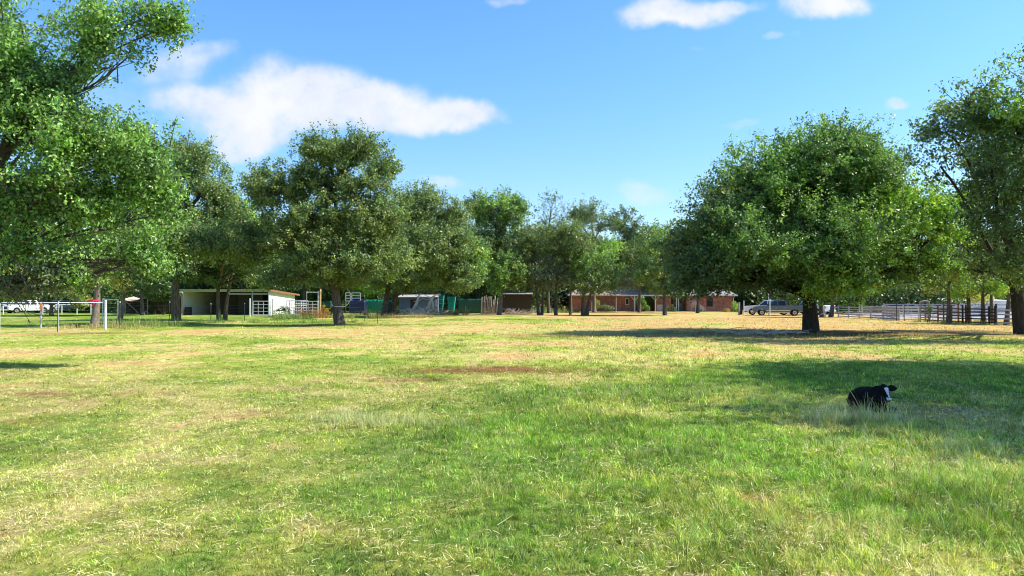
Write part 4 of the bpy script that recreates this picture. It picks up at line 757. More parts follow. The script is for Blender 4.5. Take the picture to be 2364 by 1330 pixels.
pickup('slate grey crew-cab pickup parked beside the brick house', M['paintgrey'], (gx(1796, 91), 91, .0), math.radians(-14), G_)
pickup('white pickup parked just behind the slate grey one', M['paintwhite'], (gx(1775, 94.5), 94.8, .0), math.radians(-14), G_)
pickup('pale silver pickup mostly hidden behind the biggest tree trunk', M['paintsilver'], (gx(1872, 97), 97, .0), math.radians(-62), G_)
G2 = 'white vehicles beyond the left pipe fence'
pickup('white pickup seen end-on beyond the left white pipe fence', M['paintwhite'], (gx(64, 107), 107, .0), math.radians(60), G2)
pickup('silver pickup under the olive bush beyond the left pipe fence', M['paintsilver'], (gx(136, 112), 112, .0), math.radians(75), G2)

# ------------------------------------------------------------ brick house
def window(parent, x0, x1, z0, z1, y, fr='trim'):
    w = MB(); t = .07
    for a in ((x0, z0, x1, z0 + t), (x0, z1 - t, x1, z1), (x0, z0 + t, x0 + t, z1 - t), (x1 - t, z0 + t, x1, z1 - t)): w.box(a[0], y - .05, a[1], a[2], y - .003, a[3])
    o = w.build('window', M[fr], parent); g = MB(); g.box(x0 + t, y - .03, z0 + t, x1 - t, y - .012, z1 - t); g.build('pane', M['glass'], o); s = MB(); s.box(x0 - .05, y - .10, z0 - .06, x1 + .05, y - .002, z0 - .001); s.build('sill', M['palewood'], o); return o
def house():
    Y = 122.0; X0, X1 = gx(1318, Y), gx(1689, Y); root = thing('brick_house', 'long low red brick house with grey hipped roof and a porch', 'house', (0, 0, 0)); H = 2.62
    p0, p1 = gx(1464, Y), gx(1515, Y); w = MB(); dp = Y + 2.6
    a0, a1 = gx(1549, Y), gx(1583, Y)
    w.box(X0, Y, -.2, p0, Y + 9, H); w.box(p0 - .01, dp, -.2, p1 + .01, Y + 8.99, H - .01); w.box(p1, Y + .002, -.2, a0, Y + 9.002, H - .002); w.box(a0 - .01, Y + 1.4, -.2, a1 + .01, Y + 8.98, H - .012); w.box(a1, Y - .5, -.2, X1, Y + 8.5, H); w.build('wall', M['brick'], root)
    # roof: long hip plus front wing hip
    r = MB(); e = .55; zr = 5.2
    def hip(x0, x1, y0, y1, z0, z1, ins): r.add([(x0, y0, z0), (x1, y0, z0), (x1, y1, z0), (x0, y1, z0), (x0 + ins, (y0 + y1) / 2, z1), (x1 - ins, (y0 + y1) / 2, z1)], [(0, 3, 2, 1), (0, 1, 5, 4), (1, 2, 5), (2, 3, 4, 5), (3, 0, 4)])
    hip(X0 - e, X1 + e, Y - e, Y + 9 + e, H + .012, zr, 4.2); hip(gx(1420, Y), gx(1530, Y), Y - .9, Y + 8, H + .02, zr + .4, 3.4); hip(gx(1600, Y), X1 + .7, Y - 1.05, Y + 7, H + .016, 4.6, 2.6)
    roof = r.build('roof', M['shingle'], root)
    f = MB(); f.box(X0 - e, Y - e - .03, H - .12, gx(1420, Y), Y - e, H + .04); f.box(gx(1420, Y) + .003, Y - .93, H - .14, gx(1530, Y), Y - .90, H + .06); f.box(gx(1530, Y) + .003, Y - e - .028, H - .12, gx(1600, Y), Y - e, H + .035); f.box(gx(1600, Y) + .003, Y - 1.09, H - .15, X1 + .7, Y - 1.05, H + .05); f.build('fascia', M['trim'], roof)
    for px in (1465, 1513):
        x = gx(px, Y - .6); p = MB(); p.box(x - .09, Y - .7, 0, x + .09, Y - .52, H - .13)
        for s in (-1, 1): p.beam((x + s * .05, Y - .61, H - .85), (x + s * .6, Y - .61, H - .16), .09, .09)
        p.build('porch_post', M['trim'], root)
    window(root, gx(1443, Y), gx(1452, Y), 1.1, 2.1, Y); window(root, gx(1629, Y), gx(1644, Y), .75, 2.25, Y - .5, 'brownwood'); window(root, gx(1552, Y), gx(1558.5, Y), .8, 2.4, Y + 1.4)
    d = MB(); d.box(gx(1569, Y), Y + 1.34, 0, gx(1580, Y), Y + 1.397, 2.3); d2 = d.build('door', M['door'], root); g = MB(); g.box(gx(1571, Y), Y + 1.31, 1.3, gx(1578, Y), Y + 1.337, 2.2); g.build('pane', M['glass'], d2)
    for px in (1561, 1566): c = MB(); c.box(gx(px, Y), Y + .1, 0, gx(px, Y) + .12, Y + .22, H - .1); c.build('porch_post', M['trim'], root)
    d = MB(); d.box(gx(1497, Y), dp - .05, 0, gx(1510, Y), dp - .003, 2.1); d.build('garage_door', M['door'], root)
    b = MB(); b.box(gx(1516.5, Y), Y - .05, .02, gx(1533, Y), Y - .01, 1.1); b.build('wall_panel', M['palewood'], root)
    dsp = MB(); dsp.tube([(X1 + .12, Y - .6, 0.05), (X1 + .12, Y - .6, 2.2), (X1 + .3, Y - .95, 2.55)], .05, 6); dsp.build('downspout', M['trim'], root)
    c = MB(); c.box(gx(1640, Y + 4), Y + 4, 3.0, gx(1640, Y + 4) + .8, Y + 4.8, 5.3); c.build('chimney', M['brick'], roof)
house()
def simple_thing(name, label, cat, mb, m, bevel=0, group=None, smooth=False):
    o = mb.build(name, M[m] if isinstance(m, str) else m, None, smooth, bevel); tag(o, label, cat, group); return o
# stair / ramp rail, poles near the house
t = thing('ramp', 'grey wooden ramp with slanted handrails against the right brick wall', 'ramp'); Yp = 118; xa, xb = gx(1597, Yp), gx(1629, Yp)
m_ = MB(); m_.add([(xa, Yp, 1.0), (xa, Yp + 1.2, 1.0), (xb, Yp + 1.2, .03), (xb, Yp, .03), (xa, Yp, .88), (xa, Yp + 1.2, .88), (xb, Yp + 1.2, -.05), (xb, Yp, -.05)], [(0, 1, 2, 3), (7, 6, 5, 4), (0, 4, 5, 1), (1, 5, 6, 2), (2, 6, 7, 3), (3, 7, 4, 0)]); m_.build('deck', M['greywood'], t)
for yy_ in (Yp - .03, Yp + 1.23):
    m_ = MB(); m_.beam((xa, yy_, 2.0), (xb, yy_, .5), .05, .09); m_.beam((xa, yy_, 1.55), (xb, yy_, .25), .05, .06)
    for i in range(5): x = xa + (xb - xa) * i / 4; m_.beam((x, yy_, 0), (x, yy_, 2.05 - 1.5 * i / 4), .07, .07)
    m_.build('handrail', M['palewood'], t)
m_ = MB(); m_.box(gx(1677, 117), 117, 0, gx(1686, 117), 118.6, .28); m_.prism([(gx(1676, 117), .29), (gx(1687, 117), .29), (gx(1684, 117), .52), (gx(1679, 117), .52)], 117, 118.6); simple_thing('sandbox', 'small yellow plastic bin at the right corner of the brick house', 'bin', m_, 'yellow', .03)
for (px, D, h, r_, mm, lb) in [(1422, 117, 2.2, .05, 'palewood', 'thin pale post in the yard left of the porch'), (1366, 118, 1.6, .04, 'palewood', 'short pale stake by the left brick wall'), (1777, 88, 1.95, .06, 'white', 'white pipe post standing in front of the slate grey pickup'), (1774, 96, 3.6, .05, 'palewood', 'tall thin pole behind the pickups'), (1717, 90, 1.75, .05, 'white', 'thin white post in front of the pickups, left of their noses'), (1706, 95, 1.5, .12, 'concrete', 'squat pale post between the house corner and the pickups'),
                                (1893, 84, 1.5, .07, 'palewood', 'pale wooden post right behind the biggest trunk'), (1899, 83, 1.7, .06, 'palewood', 'second pale post right behind the biggest trunk')]:
    m_ = MB(); x = gx(px, D); m_.tube([(x, D, -.1), (x + .01, D, h)], r_, 8); m_.tube([(x + .01, D, h), (x + .01, D, h + .04)], [r_ * 1.25, r_ * .8], 8); simple_thing('post', lb, 'post', m_, mm)
m_ = MB(); m_.box(gx(1708, 97), 97, 0, gx(1714, 97), 97.8, 1.15); m_.box(gx(1708, 97) - .05, 96.95, 1.152, gx(1714, 97) + .05, 97.85, 1.2); simple_thing('bin', 'dark bin at the left of the parked pickups', 'bin', m_, 'black', .04)
m_ = MB(); m_.box(gx(1262, 118) - 2.2, 118, 1.0, gx(1262, 118) + 2.6, 121.9, 1.06)
# ------------------------------------------------------------ white loafing shed
def shed():
    A = (gx(424, 93), 93.0); B = (gx(620, 93), 93.0); dp = 7.6; root = thing('loafing_shed', 'long open-fronted livestock shed with white metal ends', 'shed'); x0, x1 = A[0], B[0]; y0 = 93.0; y1 = y0 + dp; hf, hb = 3.02, 2.55; sk = 1.0
    def wallx(x, name, mt):
        w = MB(); w.add([(x - .05, y0, 0), (x + .05, y0, 0), (x + .05 + sk, y1, 0), (x - .05 + sk, y1, 0), (x - .05, y0, hf), (x + .05, y0, hf), (x + .05 + sk, y1, hb), (x - .05 + sk, y1, hb)], [(0, 3, 2, 1), (4, 5, 6, 7), (0, 1, 5, 4), (1, 2, 6, 5), (2, 3, 7, 6), (3, 0, 4, 7)]); return w.build(name, M[mt], root)
    wallx(x0, 'end_wall', 'cream'); rw = wallx(x1, 'end_wall', 'cream')
    rib = MB()
    for i in range(22): f = (i + .5) / 22; x = x1 + .055 + sk * f; y = y0 + dp * f; rib.beam((x, y, .02), (x, y, hf + (hb - hf) * f - .02), .03, .05)
    for k in range(3): z = .6 + k * .8; rib.beam((x1 + .06, y0, z), (x1 + .06 + sk, y1, z - .1 * k), .02, .02)
    rib.build('wall_ribs', M['cream'], rw)
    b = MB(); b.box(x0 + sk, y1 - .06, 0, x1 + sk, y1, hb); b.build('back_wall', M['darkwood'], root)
    xp = gx(531, 93); pw = MB()
    for k in range(9): pw.box(xp - 2.9, y0 + 2.6 + .003 * (k % 2), .06 + k * .3, xp - .1, y0 + 2.64 + .003 * (k % 2), .33 + k * .3)
    for k in range(8): pw.box(xp + .5, y0 + 1.2 + .003 * (k % 2), .06 + k * .31, xp + 3.6, y0 + 1.24 + .003 * (k % 2), .34 + k * .31)
    pw.build('plank_partition', M['darkwood'], root)
    fr = MB(); fr.box(x0 - .1, y0 - .14, hf - .16, x1 + .1, y0 - .06, hf + .04); fr.build('front_beam', M['palewood'], root)
    fb = MB(); fb.box(gx(526, 93), y0 - .12, hf - .52, x1 - .1, y0 - .05, hf - .30); fb.build('fascia_board', M['greywood'], root)
    rf = MB(); rf.add([(x0 - .5, y0 - .7, hf + .13), (x1 + .35, y0 - .7, hf + .13), (x1 + .5 + sk, y1 + .4, hb + .10), (x0 - .5 + sk, y1 + .4, hb + .10), (x0 - .5, y0 - .7, hf + .05), (x1 + .35, y0 - .7, hf + .05), (x1 + .5 + sk, y1 + .4, hb + .02), (x0 - .5 + sk, y1 + .4, hb + .02)], [(0, 1, 2, 3), (7, 6, 5, 4), (0, 4, 5, 1), (1, 5, 6, 2), (2, 6, 7, 3), (3, 7, 4, 0)]); rf.build('roof', M['greyroof'], root)
    et = MB(); et.beam((x1 + .40, y0 - .6, hf + .02), (x1 + .56 + sk, y1 + .4, hb - .02), .06, .22); et.build('roof_edge', M['rust'], root)
    for px in (424, 525, 583): x = gx(px, 93); p = MB(); p.tube([(x, y0 - .1, -.1), (x + .03, y0 - .1, hf - .14)], .085, 8); p.build('post', M['palewood'], root)
shed()
m_ = MB(); x = gx(430, 92); m_.tube([(x, 92.6, 0), (x, 92.6, .95)], [.42, .40], 16); m_.tube([(x, 92.6, .952), (x, 92.6, 1.0)], [.44, .44], 16); simple_thing('barrel', 'dark barrel inside the left end of the white shed', 'barrel', m_, 'black', .02)
# collapsed lean-to
def leanto():
    D = 98; x0, x1 = gx(291, D), gx(341, D); root = thing('lean_to', 'small collapsed lean-to with dark slats and a sagging tan roof', 'shed')
    s = MB()
    for k in range(7): s.box(x0, D, .1 + k * .27, x1, D + .04, .28 + k * .27)
    s.build('slat_wall', M['darkwood'], root)
    r = MB(); n = 9; vs = []
    for i in range(n + 1):
        f = i / n; x = x0 - .2 + (x1 - x0 + .3) * f; z = 1.98 - .55 * math.sin(math.pi * min(1, f * 1.15)) * .6 + .42 * f ** 2
        vs += [(x, D - .5, z), (x, D + 2.4, z + .35), (x, D - .5, z - .05), (x, D + 2.4, z + .30)]
    fs = []
    for i in range(n): a = i * 4; fs += [(a, a + 4, a + 5, a + 1), (a + 2, a + 3, a + 7, a + 6), (a, a + 2, a + 6, a + 4), (a + 1, a + 5, a + 7, a + 3)]
    fs += [(0, 1, 3, 2), (n * 4, n * 4 + 2, n * 4 + 3, n * 4 + 1)]; r.add(vs, fs); r.build('roof', M['tanroof'], root)
    for x, h in ((x0, 1.9), (x1 + .05, 2.6)): p = MB(); p.tube([(x, D - .15, -.1), (x, D - .15, h)], .07, 8); p.build('post', M['palewood'], root)
    b = MB(); b.beam((x0 + .1, D - .2, 1.7), (x0 + 1.7, D - .2, .2), .05, .08); b.build('brace', M['palewood'], root)
leanto()
def darkshed(name, label, px0, px1, D, h, dep, wm, rm='greyroof', planks=True, cat='shed', slope=.35):
    x0, x1 = gx(px0, D), gx(px1, D); root = thing(name, label, cat); w = MB(); w.box(x0, D, -.1, x1, D + dep, h); wl = w.build('wall', M[wm], root)
    if planks:
        p = MB(); k = int((x1 - x0) / .3)
        for i in range(k): xx = x0 + (i + .5) * (x1 - x0) / k; p.box(xx - .035, D - .025, 0, xx + .035, D - .003, h)
        p.build('battens', M[wm], wl)
    r = MB(); r.add([(x0 - .3, D - .5, h + .02), (x1 + .3, D - .5, h + .02), (x1 + .3, D + dep + .3, h + slope), (x0 - .3, D + dep + .3, h + slope), (x0 - .3, D - .5, h + .10), (x1 + .3, D - .5, h + .10), (x1 + .3, D + dep + .3, h + slope + .08), (x0 - .3, D + dep + .3, h + slope + .08)], [(0, 1, 2, 3), (7, 6, 5, 4), (0, 4, 5, 1), (1, 5, 6, 2), (2, 6, 7, 3), (3, 7, 4, 0)]); r.build('roof', M[rm], root); return root, x0, x1
darkshed('shade_box', 'dark box standing in for the deep shade between the lean-to and the white shed', 347, 418, 101, 2.7, 5, 'darkwood')  # no real building: dark planks painted in for a pocket of deep shade
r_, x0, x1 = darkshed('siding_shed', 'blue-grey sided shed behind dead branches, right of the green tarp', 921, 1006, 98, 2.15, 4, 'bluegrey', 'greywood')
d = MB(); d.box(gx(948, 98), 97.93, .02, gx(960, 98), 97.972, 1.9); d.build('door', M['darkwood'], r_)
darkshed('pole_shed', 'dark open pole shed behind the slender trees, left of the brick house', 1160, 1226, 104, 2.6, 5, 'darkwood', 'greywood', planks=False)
# green and teal things
def tarp(name, label, px0, px1, py0, D, m, dep=1.2, seed=1, cat='tarp'):
    rr = np.random.default_rng(seed); x0, x1 = gx(px0, D), gx(px1, D); z1 = gz(py0, D); n = 18; k = 6; vs, fs = [], []
    for side, y in ((0, D), (1, D + dep)):
        for i in range(n + 1):
            for j in range(k + 1):
                x = x0 + (x1 - x0) * i / n; z = .12 + (z1 - .12) * j / k + (.015 * math.sin(i * .9) if j == k else 0); vs.append((x, y + .02 * math.sin(i * 1.9 + j * .4) + rr.normal(0, .01), z))
    q = lambda s, i, j: s * (n + 1) * (k + 1) + i * (k + 1) + j
    for s in (0, 1):
        for i in range(n):
            for j in range(k): fs.append((q(s, i, j), q(s, i + 1, j), q(s, i + 1, j + 1), q(s, i, j + 1)))
    for i in range(n): fs += [(q(0, i, k), q(0, i + 1, k), q(1, i + 1, k), q(1, i, k)), (q(0, i, 0), q(1, i, 0), q(1, i + 1, 0), q(0, i + 1, 0))]
    for j in range(k): fs += [(q(0, 0, j), q(0, 0, j + 1), q(1, 0, j + 1), q(1, 0, j)), (q(0, n, j), q(1, n, j), q(1, n, j + 1), q(0, n, j + 1))]
    m_ = MB(); m_.add(vs, fs); return simple_thing(name, label, cat, m_, m, smooth=True)
tarp('tarp_wall', 'wide bright green tarp screen right of the roped tree', 843, 891, 692, 100, 'green', .3, 1)
tarp('tarp_load', 'stack under a dark navy tarp just right of the roped trunk', 806, 841, 694, 98, 'blue', 1.6, 2)
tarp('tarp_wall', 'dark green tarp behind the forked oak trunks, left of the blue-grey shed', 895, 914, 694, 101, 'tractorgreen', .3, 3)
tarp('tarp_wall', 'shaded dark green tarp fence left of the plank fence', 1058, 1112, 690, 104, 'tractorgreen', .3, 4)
def dumpster(label, px0, px1, py0, D, m):
    x0, x1 = gx(px0, D), gx(px1, D); z1 = gz(py0, D); root = thing('dumpster', label, 'container'); b = MB(); b.prism([(x0, z1), (x1, z1), (x1 - .25, .25), (x0 + .2, .25)], D, D + 1.5); b.build('bin_body', M[m], root, bevel=.02)
    l_ = MB(); l_.box(x0 - .04, D - .06, z1 + .003, x1 + .04, D + 1.56, z1 + .07); l_.build('lid', M['tractorgreen'], root)
    rb_ = MB()
    for i in range(3): x = x0 + (x1 - x0) * (.3 + .2 * i); rb_.beam((x, D - .03, .3), (x, D - .03, z1 - .1), .05, .06)
    rb_.build('ribs', M[m], root)
    w = MB()
    for x in (x0 + .4, x1 - .5): w.tube([(x, D + .2, .13), (x, D + .3, .13)], .12, 10)
    w.build('casters', M['black'], root)
dumpster('left teal metal container between the blue-grey shed and a trunk', 1013, 1024, 682, 99, 'teal'); dumpster('right teal metal container, wider, past the trunk', 1032, 1051, 685, 98, 'teal')
# bleached logs / dead brush in front of the blue-grey shed
for (pts, r_, lb) in [([(952, 719), (962, 700), (968, 680)], .16, 'bleached dead trunk leaning left on the blue-grey shed'), ([(985, 722), (992, 700), (1003, 682)], .16, 'bleached dead trunk leaning right by the blue-grey shed'), ([(1000, 718), (999, 700), (994, 686)], .12, 'thin bleached trunk standing at the right end of the blue-grey shed')]:
    D = 95; P_ = [(gx(a, D), D, max(gz(b, D), .05)) for a, b in pts]; r0 = np.random.default_rng(int(pts[0][0])); m_ = MB(); m_.tube(P_, [r_ * 1.3, r_, r_ * .6], 8)
    for k in range(9):
        a = Vector(P_[r0.integers(0, 2)]).lerp(Vector(P_[2]), r0.random()); e = a + Vector((r0.normal(0, .9), r0.normal(0, .4), r0.random() * .8)); m_.tube([a, a.lerp(e, .5) + Vector((0, 0, .12)), e], [.05, .035, .012], 5)
    simple_thing('dead_trunk', lb, 'dead tree', m_, 'log', group='dead trunks by the blue-grey shed', smooth=True)
def brush(px, D, w, h, n, m, label, seed):
    r = np.random.default_rng(seed); x0 = gx(px, D); m_ = MB()
    for _ in range(n):
        a = np.array([x0 + r.normal(0, w * .45), D + r.normal(0, w * .3), r.random() * h * .3]); e = a + np.array([r.normal(0, w * .3), r.normal(0, w * .2), r.random() * h]); m_.tube([tuple(q) for q in curve(a, e, r, 3, .12)], [.035, .028, .02, .008], 4, False)
    o = simple_thing('brush_pile', label, 'brush pile', m_, m); return o
brush(712, 84, 2.2, 1.0, 110, 'hay', 'rusty dead brush heaped behind the white pipe panels', 1); brush(975, 94, 3.4, .9, 150, 'log', 'bleached dead branches heaped before the blue-grey shed', 2); brush(920, 93, 1.6, .8, 60, 'darkwood', 'dark brush heap at the left end of the blue-grey shed', 3)
brush(1190, 100, 3, .8, 90, 'greywood', 'grey brush heap in front of the dark pole shed', 4); brush(1760, 42.6, 2.6, .28, 60, 'log', 'fallen pale twigs on the shaded ground left of the biggest trunk', 5)
# picket / pole fence
def polefence():
    root = thing('plank_fence', 'ragged fence of upright grey poles behind the pale-trunked oak', 'fence'); r = random.Random(3)
    for i in range(15):
        px = 1111 + i * 3.1; D = 101 + r.uniform(-.1, .1); x = gx(px, D); h = r.uniform(1.9, 2.5) * (1 if i < 13 else .8); lean_ = r.uniform(-.12, .16) + .1; m_ = MB(); m_.tube([(x, D, -.1), (x + lean_, D, h)], [.075, .055], 6); m_.build('pole', M['greywood' if i % 4 else 'palewood'], root)
    for z in (.6, 1.6): m_ = MB(); m_.beam((gx(1111, 101.2), 101.2, z), (gx(1156, 101.2), 101.2, z), .06, .1); m_.build('rail', M['greywood'], root)
polefence()
# green farm machine with yellow parts
def machine():
    D = 90; root = thing('farm_machine', 'green farm machine with yellow and orange parts left of the roped trunk', 'machine'); x0, x1 = gx(737, D), gx(763, D)
    b = MB(); b.prism([(x0, .95), (x1, .95), (x1, 1.62), (x1 - .15, 1.7), (x0 + .1, 1.66), (x0, 1.5)], D, D + 1.0); b.build('hood', M['tractorgreen'], root, bevel=.04)
    f = MB(); f.box(gx(728, D), D - .12, .80, x1, D - .02, .93); f.build('beam', M['orange'], root)
    for px, z, r_ in ((748, 1.12, .17), (754, .62, .26)):
        x = gx(px, D); t = MB(); t.tube([(x, D - .2, z), (x, D - .05, z)], r_, 18); t.build('wheel', M['yellow'], root)
    for px in (741, 760): x = gx(px, D); t = MB(); t.tube([(x, D + .1, .36), (x, D + .32, .36)], .36, 20); w = t.build('tyre', M['black'], root, bevel=.03); h = MB(); h.tube([(x, D + .07, .36), (x, D + .11, .36)], .17, 14); h.build('rim', M['yellow'], w)
machine()
m_ = MB(); x = gx(739, 88); m_.tube([(x, 88, -.1), (x + .03, 88, 2.9)], [.12, .10], 8); m_.tube([(x + .03, 88, 2.9), (x + .05, 88.05, 3.15)], [.11, .07], 8); simple_thing('post', 'tan wooden post at the right end of the pipe panels', 'post', m_, mat('tan_wood', (.62, .42, .20), .8, .2, var=.2, vscale=4))
# white slatted crate panel up behind the roped trunk
def slatpanel():
    D = 99; root = thing('stock_rack', 'white slatted stock rack above the navy tarp', 'rack'); z0, z1 = gz(695, D), gz(676, D)
    for a, b in ((798, 809), (812, 832)):
        x0, x1 = gx(a, D), gx(b, D); m_ = MB()
        for x in (x0, x1): m_.beam((x, D, z0), (x, D, z1), .07, .09)
        m_.build('upright', M['white'], root); m_ = MB()
        for k in range(4): z = z0 + (z1 - z0) * k / 3; m_.beam((x0 + .04, D - .05, z), (x1 - .04, D - .05, z), .03, .12)
        m_.build('slats', M['white'], root)
    m_ = MB()
    for px in (798, 832): x = gx(px, D); m_.beam((x, D + .1, 0), (x, D + .1, z0), .08, .08)
    m_.build('legs', M['greywood'], root)
slatpanel()
# rope round the oak trunk
def rope():
    D = 57 - .42; pts = [(762, 700), (768, 706), (776, 705), (785, 708), (793, 709), (797, 707)]; P_ = []
    x0 = gx(785, 57); 
    P_ = [(gx(763, D), D + .3, gz(701, D)), (gx(768, D), D + .12, gz(706, D))]
    for i in range(9): a = math.radians(200 + i * 17.5); P_.append((x0 + .47 * math.cos(a), 57 + .47 * math.sin(a), gz(707.5, 57) + .01 * math.sin(i)))
    P_ += [(gx(802, D), D + .3, gz(701, D)), (gx(807, D), D + .3, gz(692, D)), (gx(808, D), D + .3, gz(684, D)), (gx(805, D), D + .3, gz(674, D)), (gx(798, D), D + .3, gz(664, D))]
    m_ = MB(); m_.tube(P_, .03, 6); simple_thing('rope', 'white rope looped round the trunk of the tall open oak', 'rope', m_, 'rope', smooth=True)
rope()
# red ribbon
m_ = MB(); xo, yo = gx(217, 52.5), 52.5
ring = [(xo + .31 * math.cos(a), yo + .31 * math.sin(a)) for a in [i * math.pi / 9 for i in range(19)]]
vs = []; fs = []
for i, (x, y) in enumerate(ring): vs += [(x, y, 1.81), (x, y, 1.90)]
for i in range(18): fs.append((2 * i, 2 * i + 2, 2 * i + 3, 2 * i + 1))
m_.add(vs, fs)
for (a, b, c_) in [((.03, -.33, 1.85), (.20, -.42, 1.94), (.24, -.4, 1.80)), ((.0, -.33, 1.85), (-.17, -.42, 1.94), (-.19, -.4, 1.78)), ((.02, -.34, 1.82), (.28, -.40, 1.56), (.40, -.38, 1.62)), ((0, -.34, 1.82), (.10, -.42, 1.46), (.22, -.4, 1.45))]:
    m_.add([(xo + p[0] * .75, yo + p[1], p[2]) for p in (a, b, c_)] + [(xo + p[0] * .75, yo + p[1] + .03, p[2]) for p in (a, b, c_)], [(0, 1, 2), (5, 4, 3), (0, 3, 4, 1), (1, 4, 5, 2), (2, 5, 3, 0)])
simple_thing('ribbon', 'red ribbon bow tied round the trunk at the fence corner', 'ribbon', m_, 'red')
m_ = MB(); x = gx(181, 50.5); m_.tube([(x, 50.5, .0), (x, 50.5, .22)], [.13, .17], 12); m_.tube([(x, 50.5, .222), (x, 50.5, .25)], [.19, .19], 12); simple_thing('bucket', 'small black bucket on the ground left of the ribboned trunk', 'bucket', m_, 'black', .01)

# ------------------------------------------------------------ fences on the left
def pipe_fence(label, pts, z, post_r, rail_r, m, rails=(1.0,), name='pipe_fence', wires=0, cat='fence', closed_posts=None):
    root = thing(name, label, cat)
    for (px, D) in pts: x = gx(px, D); p = MB(); p.tube([(x, D, -.1), (x, D, z)], post_r, 8); p.tube([(x, D, z), (x, D, z + .03)], [post_r * 1.1, post_r * .6], 8); p.build('post', M[m], root)
    for f in rails:
        for (a, Da), (b, Db) in zip(pts[:-1], pts[1:]): r = MB(); r.tube([(gx(a, Da), Da, z * f - .04), (gx(b, Db), Db, z * f - .04)], rail_r, 6); r.build('rail', M[m], root)
    if wires:
        w = MB()
        for k in range(wires):
            for (a, Da), (b, Db) in zip(pts[:-1], pts[1:]): w.tube([(gx(a, Da), Da, .15 + k * (z - .25) / wires), (gx(b, Db), Db, .15 + k * (z - .25) / wires)], .004, 3, False)
        w.build('wire', M['tpost'], root)
    return root
pipe_fence('silver-topped wire fence from the ribboned tree to the left edge', [(245, 49), (135, 46.6), (0, 44.2), (-160, 41.8)], 1.76, .034, .028, 'pipe', wires=7)
m_ = MB(); x = gx(245, 48.9); m_.tube([(x, 48.85, -.1), (x, 48.85, 1.83)], .075, 10); m_.tube([(x, 48.85, 1.83), (x, 48.85, 1.88)], [.085, .04], 10); simple_thing('corner_post', 'thick white corner post beside the ribboned tree', 'post', m_, 'white')
def tpost(px, D, h, lb, top='white'):
    root = thing('fence_post', lb, 'post', (gx(px, D), D, 0), 0, 'steel stakes of the wire fence'); m_ = MB(); m_.box(-.022, -.022, -.1, .022, .022, h - .12); m_.box(-.004, -.05, -.1, .004, -.0225, h - .13); m_.build('stake', M['tpost'], root)
    m_ = MB(); m_.box(-.024, -.024, h - .119, .024, .024, h); m_.build('cap', M[top], root)
for a in [(134, 45.9, 1.75, 'dark steel stake with a white tip left of the ribboned tree'), (277, 50.5, 1.8, 'dark steel stake in front of the pale leaning trunk'), (392, 67, 1.75, 'steel stake left of the leaning grey oak trunk'), (487, 68, 1.6, 'steel stake between the grey oak trunk and the twin-stemmed oak'), (565, 70, 1.6, 'steel stake just left of the white gate'), (841, 66, 2.3, 'tall steel stake in front of the left end of the green tarp'), (872, 62, 2.2, 'tall steel stake in front of the right of the green tarp')]: tpost(*a)
m_ = MB(); x = gx(95, 51); m_.tube([(x, 51, -.1), (x, 51, 1.5)], .055, 8); o = simple_thing('post', 'pale post with a faded orange cap, leftmost in the lawn', 'post', m_, 'palewood'); c_ = MB(); c_.tube([(x, 51, 1.3), (x, 51, 1.75)], [.10, .075], 8); o2 = c_.build('cap', M['orange'], o)
def wirefence(label, pts, n, z):
    m_ = MB()
    for k in range(n):
        for (a, Da), (b, Db) in zip(pts[:-1], pts[1:]):
            A, B = Vector((gx(a, Da), Da, .2 + k * z / n)), Vector((gx(b, Db), Db, .2 + k * z / n)); mid = (A + B) / 2 - Vector((0, 0, .02)); m_.tube([A, mid, B], .006, 3, False)
    simple_thing('wire_fence', label, 'fence', m_, 'tpost')
wirefence('thin wire strands strung between the steel stakes before the white shed', [(247, 49), (277, 50.5), (392, 67), (487, 68), (565, 70)], 5, 1.5); wirefence('thin wire strands before the green tarp', [(790, 58), (841, 66), (872, 62), (905, 84)], 5, 1.8)
# tall pipe frame near the corner, far white rail fence
r_ = thing('pipe_gate', 'tall white pipe gate frame standing behind the corner post', 'gate'); D = 66
for px in (237.5, 272.5): m_ = MB(); m_.tube([(gx(px, D), D, -.1), (gx(px, D), D, 1.93)], .05, 8); m_.build('upright', M['pipe'], r_)
m_ = MB(); m_.tube([(gx(237.5, D), D, 1.93), (gx(272.5, D), D, 1.90)], .055, 8); m_.build('crossbar', M['white'], r_)
m_ = MB()
for k in range(5): m_.tube([(gx(237.5, D), D, .25 + k * .33), (gx(272.5, D), D, .25 + k * .33)], .012, 5)
m_.build('wires', M['pipe'], r_)
pipe_fence('white pipe rail fence beyond the lawn at the far left', [(-60, 97), (8, 97.5), (60, 98), (99, 98), (143, 98.5), (178, 99), (210, 99.5)], 1.28, .06, .06, 'white', name='rail_fence')
# white gate and pipe corral panels
def panel(label, a, b, z0, z1, rails, ups, m='ppanel', name='corral_fence', group='pipe corral panels', r=.028, cat='gate'):
    (xa, ya), (xb, yb) = a, b; root = thing(name, label, cat, (xa, ya, 0), 0, group); dx, dy = xb - xa, yb - ya
    f = MB(); f.tube([(0, 0, 0), (0, 0, z1)], r * 1.3, 7); f.tube([(dx, dy, 0), (dx, dy, z1)], r * 1.3, 7); f.tube([(0, 0, z1), (dx, dy, z1)], r * 1.2, 7); f.tube([(0, 0, z0), (dx, dy, z0)], r, 7); f.build('frame', M[m], root)
    for k in range(1, rails): z = z0 + (z1 - z0) * k / rails; q = MB(); q.tube([(0, 0, z), (dx, dy, z)], r * .8, 6); q.build('rail', M[m], root)
    for k in range(1, ups + 1): t = k / (ups + 1); q = MB(); q.tube([(dx * t, dy * t - .01, z0), (dx * t, dy * t - .01, z1)], r * .8, 6); q.build('brace', M[m], root)
    return root
def XY(px, D): return (gx(px, D), D)
panel('white pipe gate in front of the open end of the white shed', XY(584, 86), XY(621, 85), .2, 1.72, 4, 2, 'white', 'pipe_gate', None, .034)
